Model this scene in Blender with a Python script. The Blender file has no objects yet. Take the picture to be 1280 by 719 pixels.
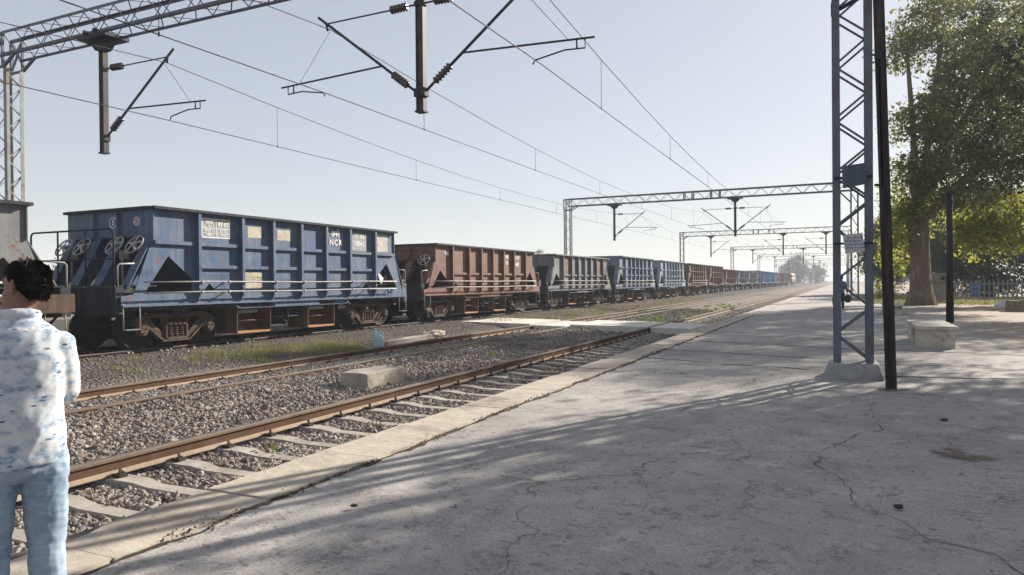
HAZE, DUST, SKY, SUN, EXPO = .0009, .6, .062, 5.0, 1.03
SAT, GAM = .82, .43
import bpy, bmesh, math, random
import numpy as np
from mathutils import Vector, Matrix, noise, geometry
random.seed(7); RNG = np.random.default_rng(11)
SC = bpy.context.scene
COL = SC.collection
R = math.radians

# ------------------------------------------------------------------ helpers
class MB:
    """collects shapes, then links them as ONE mesh object"""
    def __init__(s): s.v = []; s.f = []; s.mi = []; s.sm = []
    def add(s, vs, fs, mi=0, sm=False):
        b = len(s.v); s.v += [tuple(v) for v in vs]
        for f in fs:
            s.f.append([i + b for i in f]); s.mi.append(mi); s.sm.append(sm)
        return s
    def box(s, a, b, mi=0):
        x0, y0, z0 = a; x1, y1, z1 = b
        vs = [(x0,y0,z0),(x1,y0,z0),(x1,y1,z0),(x0,y1,z0),(x0,y0,z1),(x1,y0,z1),(x1,y1,z1),(x0,y1,z1)]
        return s.add(vs, [(3,2,1,0),(4,5,6,7),(0,1,5,4),(1,2,6,5),(2,3,7,6),(3,0,4,7)], mi)
    def beam(s, p, q, w, h=None, up=(0,0,1), mi=0):
        h = h or w; p = Vector(p); q = Vector(q); d = (q - p).normalized()
        u = Vector(up)
        if abs(d.dot(u)) > .98: u = Vector((0,1,0))
        a = d.cross(u).normalized(); c = a.cross(d).normalized()
        vs = []
        for o in (p, q):
            for i, j in ((-1,-1),(1,-1),(1,1),(-1,1)):
                vs.append(o + a*(i*w/2) + c*(j*h/2))
        return s.add(vs, [(3,2,1,0),(4,5,6,7),(0,1,5,4),(1,2,6,5),(2,3,7,6),(3,0,4,7)], mi)
    def tube(s, pts, r, n=8, mi=0, caps=True, closed=False):
        pts = [Vector(p) for p in pts]; N = len(pts)
        rs = r if isinstance(r, (list, tuple)) else [r]*N
        rings = []; a = None
        for i, p in enumerate(pts):
            if closed: d = pts[(i+1) % N] - pts[i-1]
            else: d = pts[min(i+1, N-1)] - pts[max(i-1, 0)]
            d.normalize()
            if a is None:
                u = Vector((0,0,1)) if abs(d.z) < .9 else Vector((1,0,0))
                a = d.cross(u).normalized()
            else:
                a = (a - d*a.dot(d)).normalized()
            c = d.cross(a)
            rings.append([p + (a*math.cos(2*math.pi*k/n) + c*math.sin(2*math.pi*k/n))*rs[i] for k in range(n)])
        vs = [v for rg in rings for v in rg]; fs = []
        M = N if closed else N-1
        for i in range(M):
            j = (i+1) % N
            for k in range(n):
                l = (k+1) % n
                fs.append((i*n+k, i*n+l, j*n+l, j*n+k))
        s.add(vs, fs, mi, True)
        if caps and not closed:
            b = len(s.v) - len(vs)
            s.f.append([b+k for k in range(n)][::-1]); s.mi.append(mi); s.sm.append(False)
            s.f.append([b+(N-1)*n+k for k in range(n)]); s.mi.append(mi); s.sm.append(False)
        return s
    def ring(s, c, axis, r, t, n=28, m=6, mi=0):
        ax = Vector(axis).normalized(); u = ax.orthogonal().normalized(); w = ax.cross(u); c = Vector(c)
        return s.tube([c + (u*math.cos(2*math.pi*k/n) + w*math.sin(2*math.pi*k/n))*r for k in range(n)], t, m, mi, closed=True)
    def plate(s, outer, holes, axis, a, b, mi=0):
        """flat polygon with holes, extruded between a and b along axis ('x','y' or 'z')"""
        loops = [list(outer)] + [list(h) for h in holes]
        flat = [p for l in loops for p in l]
        tris = geometry.tessellate_polygon([[Vector((p[0], p[1], 0)) for p in l] for l in loops])
        def P(p, t):
            if axis == 'x': return (t, p[0], p[1])
            if axis == 'y': return (p[0], t, p[1])
            return (p[0], p[1], t)
        n = len(flat)
        vs = [P(p, a) for p in flat] + [P(p, b) for p in flat]
        fs = [tuple(t) for t in tris] + [tuple(i+n for i in t)[::-1] for t in tris]
        o = 0
        for l in loops:
            m = len(l)
            for i in range(m):
                j = (i+1) % m
                fs.append((o+i, o+j, o+j+n, o+i+n))
            o += m
        return s.add(vs, fs, mi)
    def loft(s, rings, mi=0, caps=True, sm=True):
        n = len(rings[0]); vs = [v for r in rings for v in r]; fs = []
        for i in range(len(rings)-1):
            for k in range(n):
                l = (k+1) % n
                fs.append((i*n+k, i*n+l, (i+1)*n+l, (i+1)*n+k))
        s.add(vs, fs, mi, sm)
        if caps:
            b = len(s.v) - len(vs); N = len(rings)
            s.f.append([b+k for k in range(n)][::-1]); s.mi.append(mi); s.sm.append(sm)
            s.f.append([b+(N-1)*n+k for k in range(n)]); s.mi.append(mi); s.sm.append(sm)
        return s
    def mesh(s, name, mats, fix=True):
        me = bpy.data.meshes.new(name)
        me.from_pydata(s.v, [], s.f)
        for m in (mats if isinstance(mats, (list, tuple)) else [mats]): me.materials.append(m)
        me.polygons.foreach_set('material_index', s.mi)
        me.polygons.foreach_set('use_smooth', s.sm)
        if fix:
            bm = bmesh.new(); bm.from_mesh(me); bmesh.ops.recalc_face_normals(bm, faces=bm.faces); bm.to_mesh(me); bm.free()
        me.update()
        return me
    def build(s, name, mats, parent=None, loc=(0,0,0), fix=True):
        return link(name, s.mesh(name, mats, fix), parent, loc)

def link(name, me, parent=None, loc=(0,0,0), rot=None):
    o = bpy.data.objects.new(name, me); COL.objects.link(o)
    o.location = loc
    if rot is not None: o.rotation_euler = rot
    if parent is not None: o.parent = parent
    return o

def np_mesh(name, V, F, mats, smooth=False):
    me = bpy.data.meshes.new(name)
    V = np.asarray(V, dtype=np.float32); F = np.asarray(F, dtype=np.int32); k = F.shape[1]
    me.vertices.add(len(V)); me.vertices.foreach_set('co', V.ravel())
    me.loops.add(F.size); me.loops.foreach_set('vertex_index', F.ravel())
    me.polygons.add(len(F)); me.polygons.foreach_set('loop_start', np.arange(0, F.size, k, dtype=np.int32))
    try: me.polygons.foreach_set('loop_total', np.full(len(F), k, dtype=np.int32))
    except Exception: pass
    for m in (mats if isinstance(mats, (list, tuple)) else [mats]): me.materials.append(m)
    me.update(calc_edges=True)
    me.polygons.foreach_set('use_smooth', np.full(len(F), smooth, dtype=bool))
    me.validate()
    return me

def tag(o, label=None, cat=None, group=None, kind=None):
    if label: o['label'] = label
    if cat: o['category'] = cat
    if group: o['group'] = group
    if kind: o['kind'] = kind
    return o
def thing(name, loc, label, cat, group=None, rz=0):
    o = bpy.data.objects.new(name, None); COL.objects.link(o); o.location = loc; o.rotation_euler = (0,0,rz)
    o.empty_display_size = .2
    return tag(o, label, cat, group)
def copy_tree(o, parent=None):
    c = o.copy(); COL.objects.link(c)
    if parent is not None: c.parent = parent
    for ch in list(o.children): copy_tree(ch, c)
    return c
def bevelled(mb, name, mats, w=.01, seg=2, parent=None, loc=(0,0,0), rough=0):
    me = mb.mesh(name, mats); bm = bmesh.new(); bm.from_mesh(me)
    bmesh.ops.bevel(bm, geom=bm.edges[:], offset=w, segments=seg, affect='EDGES', profile=.5)
    if rough:
        bmesh.ops.subdivide_edges(bm, edges=[e for e in bm.edges if e.calc_length() > .12], cuts=6, use_grid_fill=True)
        for v in bm.verts: v.co += noise.noise_vector(v.co*4.1)*rough + noise.noise_vector(v.co*17)*rough*.5
    bm.to_mesh(me); bm.free(); me.update()
    return link(name, me, parent, loc)

# ------------------------------------------------------------------ materials
def M_new(name):
    m = bpy.data.materials.new(name); m.use_nodes = True
    nt = m.node_tree; b = nt.nodes['Principled BSDF']
    return m, nt, b
def N(nt, t, **kw):
    n = nt.nodes.new(t)
    for k, v in kw.items():
        if k.startswith('i_'): n.inputs[k[2:].replace('_', ' ')].default_value = v
        else: setattr(n, k, v)
    return n
def L(nt, a, b): nt.links.new(a, b)
def ramp(nt, fac, stops):
    r = nt.nodes.new('ShaderNodeValToRGB'); e = r.color_ramp.elements
    e[0].position, e[0].color = stops[0][0], (*stops[0][1], 1) if len(stops[0][1]) == 3 else stops[0][1]
    e[1].position, e[1].color = stops[-1][0], (*stops[-1][1], 1)
    for p, c in stops[1:-1]:
        x = e.new(p); x.color = (*c, 1)
    L(nt, fac, r.inputs[0]); return r.outputs[0]
def g3(v): return (v, v, v)
def mix(nt, fac, a, b, mode='MIX'):
    n = nt.nodes.new('ShaderNodeMix'); n.data_type = 'RGBA'; n.blend_type = mode
    for s, v in ((0, fac), (6, a), (7, b)):
        if hasattr(v, 'is_linked') or hasattr(v, 'links'): L(nt, v, n.inputs[s])
        elif s == 0: n.inputs[0].default_value = v
        else: n.inputs[s].default_value = (*v, 1)
    return n.outputs[2]
def coords(nt, kind='Object', scale=(1,1,1), rnd=False):
    tc = nt.nodes.new('ShaderNodeTexCoord'); mp = nt.nodes.new('ShaderNodeMapping'); mp.inputs['Scale'].default_value = scale
    if kind == 'World':
        g = nt.nodes.new('ShaderNodeNewGeometry'); L(nt, g.outputs['Position'], mp.inputs[0])
    else: L(nt, tc.outputs[kind], mp.inputs[0])
    if rnd:
        oi = nt.nodes.new('ShaderNodeObjectInfo'); ml = nt.nodes.new('ShaderNodeMath'); ml.operation = 'MULTIPLY'; ml.inputs[1].default_value = 37.
        L(nt, oi.outputs['Random'], ml.inputs[0]); L(nt, ml.outputs[0], mp.inputs['Location'])
    return mp.outputs[0]
def nz(nt, co, scale, detail=6, rough=.6, dist=0.):
    n = nt.nodes.new('ShaderNodeTexNoise'); n.inputs['Scale'].default_value = scale; n.inputs['Detail'].default_value = detail
    n.inputs['Roughness'].default_value = rough; n.inputs['Distortion'].default_value = dist
    L(nt, co, n.inputs['Vector']); return n.outputs[0]
def bump(nt, b, h, strength=.3, dist=.01):
    n = nt.nodes.new('ShaderNodeBump'); n.inputs['Strength'].default_value = strength; n.inputs['Distance'].default_value = dist
    L(nt, h, n.inputs['Height']); L(nt, n.outputs[0], b.inputs['Normal'])

def m_paint(name, col, col2=None, rust=(.13,.062,.035), amt=.45, dust=(.33,.27,.21), dusty=.35, rough=.62, scale=1.):
    """weathered paint: two tones of the paint, rust blotches, vertical streaks, dust"""
    m, nt, b = M_new(name); col2 = col2 or tuple(c*.65 for c in col)
    co = coords(nt, 'Object', (scale,)*3, True); st = coords(nt, 'Object', (5*scale, 5*scale, .35*scale), True)
    c = mix(nt, ramp(nt, nz(nt, co, 1.1, 5), [(.35, g3(0)), (.65, g3(1))]), col, col2)
    c = mix(nt, ramp(nt, nz(nt, st, 1.3, 6, .65), [(.45, g3(0)), (.75, g3(dusty))]), c, dust)
    f = nt.nodes.new('ShaderNodeMath'); f.operation = 'MULTIPLY'
    L(nt, nz(nt, co, 2.6, 10, .7), f.inputs[0]); L(nt, nz(nt, co, 9, 6, .7), f.inputs[1])
    t = .37 - .16*amt
    rf = ramp(nt, f.outputs[0], [(t, g3(0)), (t+.07, g3(1))])
    c = mix(nt, rf, c, mix(nt, nz(nt, co, 14, 4), tuple(x*.55 for x in rust), tuple(min(1, x*1.9) for x in rust)))
    L(nt, c, b.inputs['Base Color']); b.inputs['Roughness'].default_value = rough
    b.inputs['Specular IOR Level'].default_value = .3
    hb = nt.nodes.new('ShaderNodeMath'); hb.operation = 'MULTIPLY_ADD'; hb.inputs[1].default_value = 7.; L(nt, nz(nt, co, 2.3, 3, .5), hb.inputs[0]); L(nt, nz(nt, co, 22, 6), hb.inputs[2])
    bump(nt, b, hb.outputs[0], .3, .007)
    return m
def m_speck(name, c1, c2, scale=6, rough=.85, bs=.3, bd=.01, kind='Object', c3=None, spec=.2, stretch=(1,1,1), rnd=True):
    m, nt, b = M_new(name); co = coords(nt, kind, stretch, rnd and kind == 'Object')
    c = mix(nt, ramp(nt, nz(nt, co, scale, 8, .65), [(.32, g3(0)), (.68, g3(1))]), c1, c2)
    if c3: c = mix(nt, ramp(nt, nz(nt, co, scale*.31, 6, .7), [(.52, g3(0)), (.66, g3(1))]), c, c3)
    L(nt, c, b.inputs['Base Color']); b.inputs['Roughness'].default_value = rough; b.inputs['Specular IOR Level'].default_value = spec
    if bs: bump(nt, b, nz(nt, co, scale*3, 6), bs, bd)
    return m
def m_leaf(name, stops, trans=.38, tcol=(.30,.38,.04)):
    m, nt, b = M_new(name); g = nt.nodes.new('ShaderNodeNewGeometry')
    c = ramp(nt, g.outputs['Random Per Island'], stops)
    L(nt, c, b.inputs['Base Color']); b.inputs['Roughness'].default_value = .55; b.inputs['Specular IOR Level'].default_value = .25
    t = nt.nodes.new('ShaderNodeBsdfTranslucent'); mx = nt.nodes.new('ShaderNodeMixShader'); mx.inputs[0].default_value = trans
    L(nt, mix(nt, .55, c, tcol), t.inputs['Color'])
    L(nt, b.outputs[0], mx.inputs[1]); L(nt, t.outputs[0], mx.inputs[2]); L(nt, mx.outputs[0], nt.nodes['Material Output'].inputs['Surface'])
    return m

MT = {}
MT['blue'] = m_paint('blue_wagon_paint', (.040,.080,.165), (.09,.132,.195), amt=.46, dusty=.36, dust=(.27,.28,.30))
MT['blue_end'] = MT['blue']
MT['rust'] = m_paint('rusty_brown_wagon_paint', (.125,.056,.036), (.17,.085,.055), rust=(.08,.038,.025), amt=.55, dusty=.35, dust=(.24,.18,.14))
MT['grey'] = m_paint('pale_grey_wagon_paint', (.17,.18,.185), (.105,.115,.135), amt=.42, dusty=.4)
MT['greyblue'] = m_paint('grey_blue_wagon_paint', (.07,.11,.18), (.13,.165,.215), amt=.3, dusty=.5, dust=(.4,.4,.4))
MT['whiteblue'] = m_paint('bleached_blue_wagon_paint', (.14,.205,.30), (.24,.28,.33), amt=.25, dusty=.6, dust=(.45,.45,.44))
MT['deepblue'] = m_paint('deep_blue_wagon_paint', (.06,.15,.36), (.09,.20,.40), amt=.2, dusty=.3)
MT['palepanel'] = m_paint('flaking_pale_paint', (.47,.46,.42), (.38,.36,.33), amt=.5, dusty=.5)
MT['bogie'] = m_paint('rusted_bogie_steel', (.085,.055,.04), (.05,.04,.034), rust=(.11,.055,.032), amt=.7, dusty=.4, dust=(.19,.14,.105), rough=.85, scale=2)
MT['dark'] = m_speck('dark_greasy_steel', (.012,.011,.012), (.034,.028,.025), 5, .75)
MT['frame_dark'] = m_paint('sooty_underframe', (.016,.022,.042), (.026,.027,.036), amt=.3, dusty=.12, rough=.8)
MT['chute_dark'] = m_paint('dark_rusty_chute', (.06,.04,.03), (.10,.06,.04), rust=(.14,.06,.03), amt=.6, dusty=.3, rough=.9)
MT['rail_dark'] = m_speck('dark_rail_steel', (.03,.025,.022), (.06,.045,.038), 4, .8, .2, .004)  # darker steel tone for the rails of the wagon track
MT['rail_web'] = m_speck('shaded_rust_rail_web', (.075,.038,.022), (.12,.065,.04), 4, .9, .2, .004)  # rust colour darkened to paint in the shade under the rail head
MT['rail_foot'] = m_speck('dust_covered_rail_foot', (.38,.30,.225), (.26,.185,.13), 5, .9, .2, .004)
MT['chute'] = m_paint('orange_rust_chute', (.42,.20,.07), (.36,.18,.08), rust=(.12,.05,.025), amt=.3, dusty=.4, rough=.85)
MT['pipe'] = m_speck('worn_grey_pipe', (.42,.41,.39), (.26,.24,.22), 7, .6)
MT['mark_white'] = m_paint('chipped_white_lettering', (.80,.79,.75), (.70,.68,.62), amt=.1, dusty=.2, scale=3)
MT['mark_panel'] = m_paint('faded_grey_marking_panel', (.30,.32,.34), (.24,.26,.28), amt=.35, dusty=.5, scale=2)
MT['mark_yellow'] = m_paint('faded_yellow_patch', (.50,.46,.34), (.40,.36,.28), amt=.55, dusty=.4, scale=2)
MT['rail_side'] = m_speck('rusty_rail_steel', (.14,.085,.055), (.22,.155,.11), 4, .8, .2, .004, c3=(.10,.06,.04))
MT['rail_top'] = m_speck('worn_rail_head', (.12,.095,.08), (.17,.14,.12), 3, .7, .05, .002, spec=.15)
MT['clip'] = m_speck('black_rail_clip', (.025,.022,.02), (.06,.045,.035), 20, .7)
MT['sleeper'] = m_speck('dusty_concrete_sleeper', (.42,.385,.33), (.27,.24,.20), 4, .9, .35, .006, c3=(.19,.165,.14))
MT['steel'] = m_speck('weathered_galvanised_steel', (.09,.105,.14), (.125,.14,.17), 5, .6, .1, .003, c3=(.10,.085,.08), spec=.4)
MT['steel_dark'] = m_speck('dark_painted_steel', (.022,.024,.034), (.045,.047,.06), 4, .65, .1, .003)
MT['steel_pale'] = m_speck('pale_grey_mast_paint', (.30,.31,.31), (.23,.24,.25), 4, .6, .1, .003, c3=(.20,.15,.12))
MT['insul'] = m_speck('brown_glazed_porcelain', (.035,.02,.016), (.055,.032,.025), 4, .25, 0, spec=.6)
MT['wire'] = m_speck('dull_copper_wire', (.03,.028,.03), (.055,.05,.048), 4, .6, 0)
MT['pole'] = m_paint('flaking_black_pole_paint', (.017,.014,.015), (.028,.021,.02), rust=(.07,.032,.024), amt=.3, dusty=.15, rough=.75, scale=2)
MT['whitewash'] = m_speck('stained_whitewash', (.62,.58,.50), (.40,.36,.29), 3.5, .95, .5, .012, c3=(.16,.14,.12))
MT['concrete_block'] = m_speck('rough_old_concrete', (.46,.42,.35), (.33,.30,.25), 4, .95, .6, .015, c3=(.25,.22,.19))
MT['bark'] = m_speck('grey_brown_bark', (.20,.155,.12), (.105,.08,.06), 5, .95, .8, .03, stretch=(3,3,.5), c3=(.26,.22,.17))
MT['bark_dark'] = m_speck('dark_bark', (.07,.055,.045), (.12,.095,.075), 6, .95, .7, .02, stretch=(3,3,.5))
MT['leaf_fig'] = m_leaf('fig_leaf', [(0,(.060,.074,.030)), (.4,(.098,.114,.042)), (.75,(.15,.155,.058)), (1,(.22,.21,.09))], .42, (.38,.38,.09))
MT['leaf_dark'] = m_leaf('dusty_dark_leaf', [(0,(.036,.044,.026)), (.5,(.062,.07,.04)), (1,(.10,.105,.062))], .3, (.2,.22,.09))
MT['leaf_bright'] = m_leaf('bright_backlit_leaf', [(0,(.075,.11,.025)), (.5,(.14,.175,.035)), (1,(.25,.245,.07))], .5, (.55,.55,.09))  # leaf tone brightened, backlight on the low foliage put into the colour
MT['leaf_dry'] = m_leaf('dusty_far_leaf', [(0,(.06,.075,.045)), (.5,(.09,.10,.06)), (1,(.13,.13,.08))], .25, (.2,.22,.1))
MT['grass'] = m_leaf('green_dry_grass', [(0,(.10,.15,.03)), (.4,(.20,.21,.07)), (.6,(.33,.28,.14)), (1,(.42,.35,.2))], .3, (.3,.32,.08))
MT['grass_green'] = m_leaf('green_weed', [(0,(.05,.10,.02)), (.6,(.09,.15,.03)), (1,(.16,.19,.06))], .35, (.3,.36,.06))
MT['straw'] = m_leaf('dry_straw', [(0,(.22,.17,.10)), (.6,(.34,.27,.17)), (1,(.42,.35,.24))], .2, (.4,.34,.2))

def m_stone():
    m, nt, b = M_new('ballast_stone'); g = nt.nodes.new('ShaderNodeNewGeometry'); co = coords(nt, 'World')
    c = ramp(nt, g.outputs['Random Per Island'], [(0,(.11,.098,.09)), (.25,(.21,.185,.165)), (.5,(.29,.25,.215)), (.72,(.37,.325,.285)), (.88,(.29,.215,.17)), (1,(.52,.48,.43))])
    c = mix(nt, ramp(nt, nz(nt, co, 30, 4), [(.35, g3(0)), (.7, g3(.5))]), c, (.10,.085,.075))
    c = mix(nt, ramp(nt, nz(nt, co, .9, 6, .65), [(.44, g3(0)), (.62, g3(.55))]), c, (.13,.10,.08))
    c = mix(nt, ramp(nt, nz(nt, coords(nt, 'World', (1,.3,1)), 1.7, 5, .65), [(.54, g3(0)), (.66, g3(.45))]), c, (.40,.36,.31))
    L(nt, c, b.inputs['Base Color']); b.inputs['Roughness'].default_value = .9; b.inputs['Specular IOR Level'].default_value = .2
    return m
MT['stone'] = m_stone()
def m_bed():
    m, nt, b = M_new('ballast_bed'); co = coords(nt, 'World')
    vo = nt.nodes.new('ShaderNodeTexVoronoi'); vo.inputs['Scale'].default_value = 15; L(nt, co, vo.inputs['Vector'])
    c = ramp(nt, nz(nt, co, 22, 5), [(.3,(.10,.088,.078)), (.55,(.25,.22,.19)), (.75,(.40,.355,.31))])
    c = mix(nt, ramp(nt, nz(nt, co, .45, 4), [(.45, g3(0)), (.62, g3(.55))]), c, (.26,.215,.165))
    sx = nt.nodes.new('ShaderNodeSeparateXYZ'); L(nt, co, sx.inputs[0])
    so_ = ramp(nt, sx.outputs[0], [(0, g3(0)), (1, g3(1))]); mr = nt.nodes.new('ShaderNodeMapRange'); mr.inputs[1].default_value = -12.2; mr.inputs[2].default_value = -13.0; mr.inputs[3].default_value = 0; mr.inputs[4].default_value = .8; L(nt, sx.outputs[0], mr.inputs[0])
    c = mix(nt, mr.outputs[0], c, ramp(nt, nz(nt, co, 9, 8, .7), [(.35,(.035,.032,.03)), (.6,(.09,.08,.07)), (.78,(.21,.185,.16))]))  # sooty soil beside the train; shade beneath the wagons painted in too
    L(nt, c, b.inputs['Base Color']); b.inputs['Roughness'].default_value = .95; b.inputs['Specular IOR Level'].default_value = .1
    bump(nt, b, vo.outputs['Distance'], .9, .05)
    return m
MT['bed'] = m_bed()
def m_soil():
    m, nt, b = M_new('dry_soil'); co = coords(nt, 'World')
    c = ramp(nt, nz(nt, co, 3, 9, .7), [(.3,(.13,.105,.085)), (.5,(.24,.195,.15)), (.72,(.34,.285,.22))])
    c = mix(nt, ramp(nt, nz(nt, co, .3, 5), [(.48, g3(0)), (.6, g3(.7))]), c, (.17,.155,.075))
    L(nt, c, b.inputs['Base Color']); b.inputs['Roughness'].default_value = 1; b.inputs['Specular IOR Level'].default_value = .1
    bump(nt, b, nz(nt, co, 25, 8), .6, .02)
    return m
MT['soil'] = m_soil()
def m_platform():
    m, nt, b = M_new('worn_platform_concrete'); co = coords(nt, 'World')
    c = ramp(nt, nz(nt, co, 1.3, 10, .72), [(.3,(.33,.305,.275)), (.5,(.43,.40,.37)), (.7,(.51,.48,.44))])
    fine = nz(nt, co, 55, 5, .7)
    c = mix(nt, ramp(nt, fine, [(.40, g3(.5)), (.55, g3(0))]), c, (.17,.15,.13))
    # flaked darker patches where the top skin has worn away
    pw = nz(nt, co, 2.3, 12, .78, .4)
    wear = ramp(nt, pw, [(.53, g3(0)), (.565, g3(.7))])
    wn = nt.nodes.new('ShaderNodeMath'); wn.operation = 'MULTIPLY'; L(nt, wear, wn.inputs[0]); L(nt, ramp(nt, nz(nt, co, 20, 6, .7), [(.45, g3(0)), (.6, g3(1))]), wn.inputs[1])
    c = mix(nt, wn.outputs[0], c, (.165,.145,.13))
    fl = ramp(nt, nz(nt, coords(nt, 'World', (1,1.6,1)), 7.5, 9, .74, .3), [(.57, g3(0)), (.62, g3(.6))])
    c = mix(nt, fl, c, (.15,.13,.115))
    c = mix(nt, ramp(nt, nz(nt, co, 4.2, 7, .7), [(.56, g3(0)), (.66, g3(.5))]), c, (.50,.47,.43))
    # hair cracks
    vo = nt.nodes.new('ShaderNodeTexVoronoi'); vo.feature = 'DISTANCE_TO_EDGE'; vo.inputs['Scale'].default_value = .42
    n2 = nt.nodes.new('ShaderNodeTexNoise'); n2.inputs['Scale'].default_value = 1.6; n2.inputs['Detail'].default_value = 8; L(nt, co, n2.inputs['Vector'])
    vm = nt.nodes.new('ShaderNodeVectorMath'); vm.operation = 'MULTIPLY_ADD'; vm.inputs[1].default_value = (1.1,1.1,0); L(nt, n2.outputs[1], vm.inputs[0]); L(nt, co, vm.inputs[2])
    L(nt, vm.outputs[0], vo.inputs['Vector'])
    ck = ramp(nt, vo.outputs['Distance'], [(.0, g3(1)), (.006, g3(0))])
    brk = nt.nodes.new('ShaderNodeMath'); brk.operation = 'MULTIPLY'; L(nt, ck, brk.inputs[0]); L(nt, ramp(nt, nz(nt, co, .7, 3), [(.5, g3(0)), (.58, g3(.8))]), brk.inputs[1])
    c = mix(nt, brk.outputs[0], c, (.07,.06,.05))
    # wide dirty stains and dusty soil away from the edge
    c = mix(nt, ramp(nt, nz(nt, co, .35, 6, .65), [(.46, g3(0)), (.64, g3(.38))]), c, (.235,.21,.185))
    sx = nt.nodes.new('ShaderNodeSeparateXYZ'); L(nt, co, sx.inputs[0])
    mr = nt.nodes.new('ShaderNodeMapRange'); mr.inputs[1].default_value = 2.; mr.inputs[2].default_value = 5.; L(nt, sx.outputs[0], mr.inputs[0])
    mr2 = nt.nodes.new('ShaderNodeMapRange'); mr2.inputs[1].default_value = 17.; mr2.inputs[2].default_value = 24.; L(nt, sx.outputs[1], mr2.inputs[0])
    mm = nt.nodes.new('ShaderNodeMath'); mm.operation = 'MULTIPLY'; L(nt, mr.outputs[0], mm.inputs[0]); L(nt, mr2.outputs[0], mm.inputs[1])
    c = mix(nt, mm.outputs[0], c, ramp(nt, nz(nt, co, 2.2, 9, .7), [(.35,(.26,.20,.15)), (.65,(.40,.33,.26))]))
    L(nt, c, b.inputs['Base Color']); b.inputs['Roughness'].default_value = .92; b.inputs['Specular IOR Level'].default_value = .15
    hs = nt.nodes.new('ShaderNodeMath'); hs.operation = 'SUBTRACT'; L(nt, fine, hs.inputs[0]); L(nt, wn.outputs[0], hs.inputs[1])
    bump(nt, b, hs.outputs[0], .45, .008)
    return m
MT['platform'] = m_platform()
MT['kerb'] = m_speck('worn_edge_stone', (.50,.435,.35), (.37,.32,.26), 3.2, .92, .7, .015, 'World', c3=(.26,.22,.18))
MT['crossing'] = m_speck('pale_crossing_concrete', (.66,.62,.55), (.53,.49,.43), 2.0, .92, .3, .01, 'World')
MT['crack'] = m_speck('crack_dirt', (.035,.03,.025), (.09,.075,.055), 14, 1, .5, .01, 'World')
def m_patch():
    m, nt, b = M_new('ragged_dirt_patch'); co = coords(nt, 'World'); tc = nt.nodes.new('ShaderNodeTexCoord')
    vm = nt.nodes.new('ShaderNodeVectorMath'); vm.operation = 'DISTANCE'; vm.inputs[1].default_value = (.5,.5,.5); L(nt, tc.outputs['Generated'], vm.inputs[0])
    ad = nt.nodes.new('ShaderNodeMath'); ad.operation = 'MULTIPLY_ADD'; ad.inputs[1].default_value = .55; L(nt, nz(nt, co, 9, 8, .72), ad.inputs[0]); L(nt, vm.outputs['Value'], ad.inputs[2])
    a = ramp(nt, ad.outputs[0], [(.50, g3(.85)), (.68, g3(0))])
    L(nt, ramp(nt, nz(nt, co, 16, 7, .7), [(.35,(.12,.09,.065)), (.65,(.27,.215,.16))]), b.inputs['Base Color']); b.inputs['Roughness'].default_value = 1; b.inputs['Specular IOR Level'].default_value = .1
    L(nt, a, b.inputs['Alpha']); return m
MT['patch'] = m_patch()
MT['crack_thin'] = m_speck('hair_crack', (.09,.08,.07), (.17,.155,.135), 14, 1, .3, .01, 'World')
MT['dirt'] = m_speck('brown_dirt', (.17,.13,.095), (.27,.22,.165), 9, 1, .5, .01, 'World')
# ------------------------------------------------------------------ the setting
def grid_sheet(xs, ys, zf):
    X, Y = np.meshgrid(xs, ys); Zv = zf(X, Y)
    V = np.stack([X, Y, Zv], -1).reshape(-1, 3); nx, ny = len(xs), len(ys)
    i = np.arange(nx-1)[None, :] + np.arange(ny-1)[:, None]*nx; i = i.ravel()
    return V, np.stack([i, i+1, i+1+nx, i+nx], -1)
def wob(X, Y, s=1.):
    return (np.sin(X*1.7*s + 1.3*np.sin(Y*.9*s)) + np.sin(Y*1.3*s + 1.1*np.sin(X*.7*s + 2)) + .5*np.sin(3.1*X*s + 2.7*Y*s + 1))/2.5

EDGE = -4.47
T1, T2, T3 = (-6.43, -4.63), (-11.50, -9.76), (-17.66, -15.92)      # rail centre lines
H1, H2, H3 = -.05, -.12, .02                                          # rail head heights
TC3 = -16.79

def bed_z(X):
    xs = [-4000,-30,-22,-19.5,-18.6,-16.2,-15.7,-15.1,-14.2,-13.2,-12.7,-12.3,-11.3,-10.6,-9.95,-9.55,-8.9,-8.2,-7.5,-7.1,-4.4]
    zs = [-.3,-.25,-.10,-.06,-.06,-.12,-.045,-.07,-.13,-.20,-.27,-.325,-.32,-.24,-.20,-.185,-.20,-.28,-.29,-.285,-.285]
    return np.interp(X, xs, zs)
def bed_full(X, Y):
    a = np.clip((X + 15.2)/.8, 0, 1)*np.clip((-12.6 - X)/.5, 0, 1)
    return bed_z(X) + .012*wob(X, Y, 2.1) + a*.045*wob(X, Y, .8)

ground_y = np.concatenate([np.linspace(-1500, -40, 6), np.linspace(-30, 60, 10), np.linspace(100, 1500, 15)])
V, F = grid_sheet(np.concatenate([np.linspace(-1500, -40, 12), np.linspace(-30, 40, 6), np.linspace(80, 1500, 12)]), ground_y, lambda X, Y: np.full_like(X, -.62))
tag(link('ground', np_mesh('ground', V, F, MT['soil'])), 'dry soil plain reaching the horizon', kind='structure')
xs = np.concatenate([np.linspace(-40, -20, 6), np.arange(-19.5, -4.4, .15), [EDGE+.02]])
xs[-1] = EDGE + .02
ys = np.concatenate([np.linspace(-14, 0, 8), np.arange(.2, 45, .25), np.linspace(46, 120, 40), np.linspace(130, 900, 40)])
V, F = grid_sheet(np.unique(xs), ys, bed_full)
tag(link('track_bed', np_mesh('track_bed', V, F, MT['bed'], True)), 'grey ballast bed under the three tracks', kind='structure')

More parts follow.
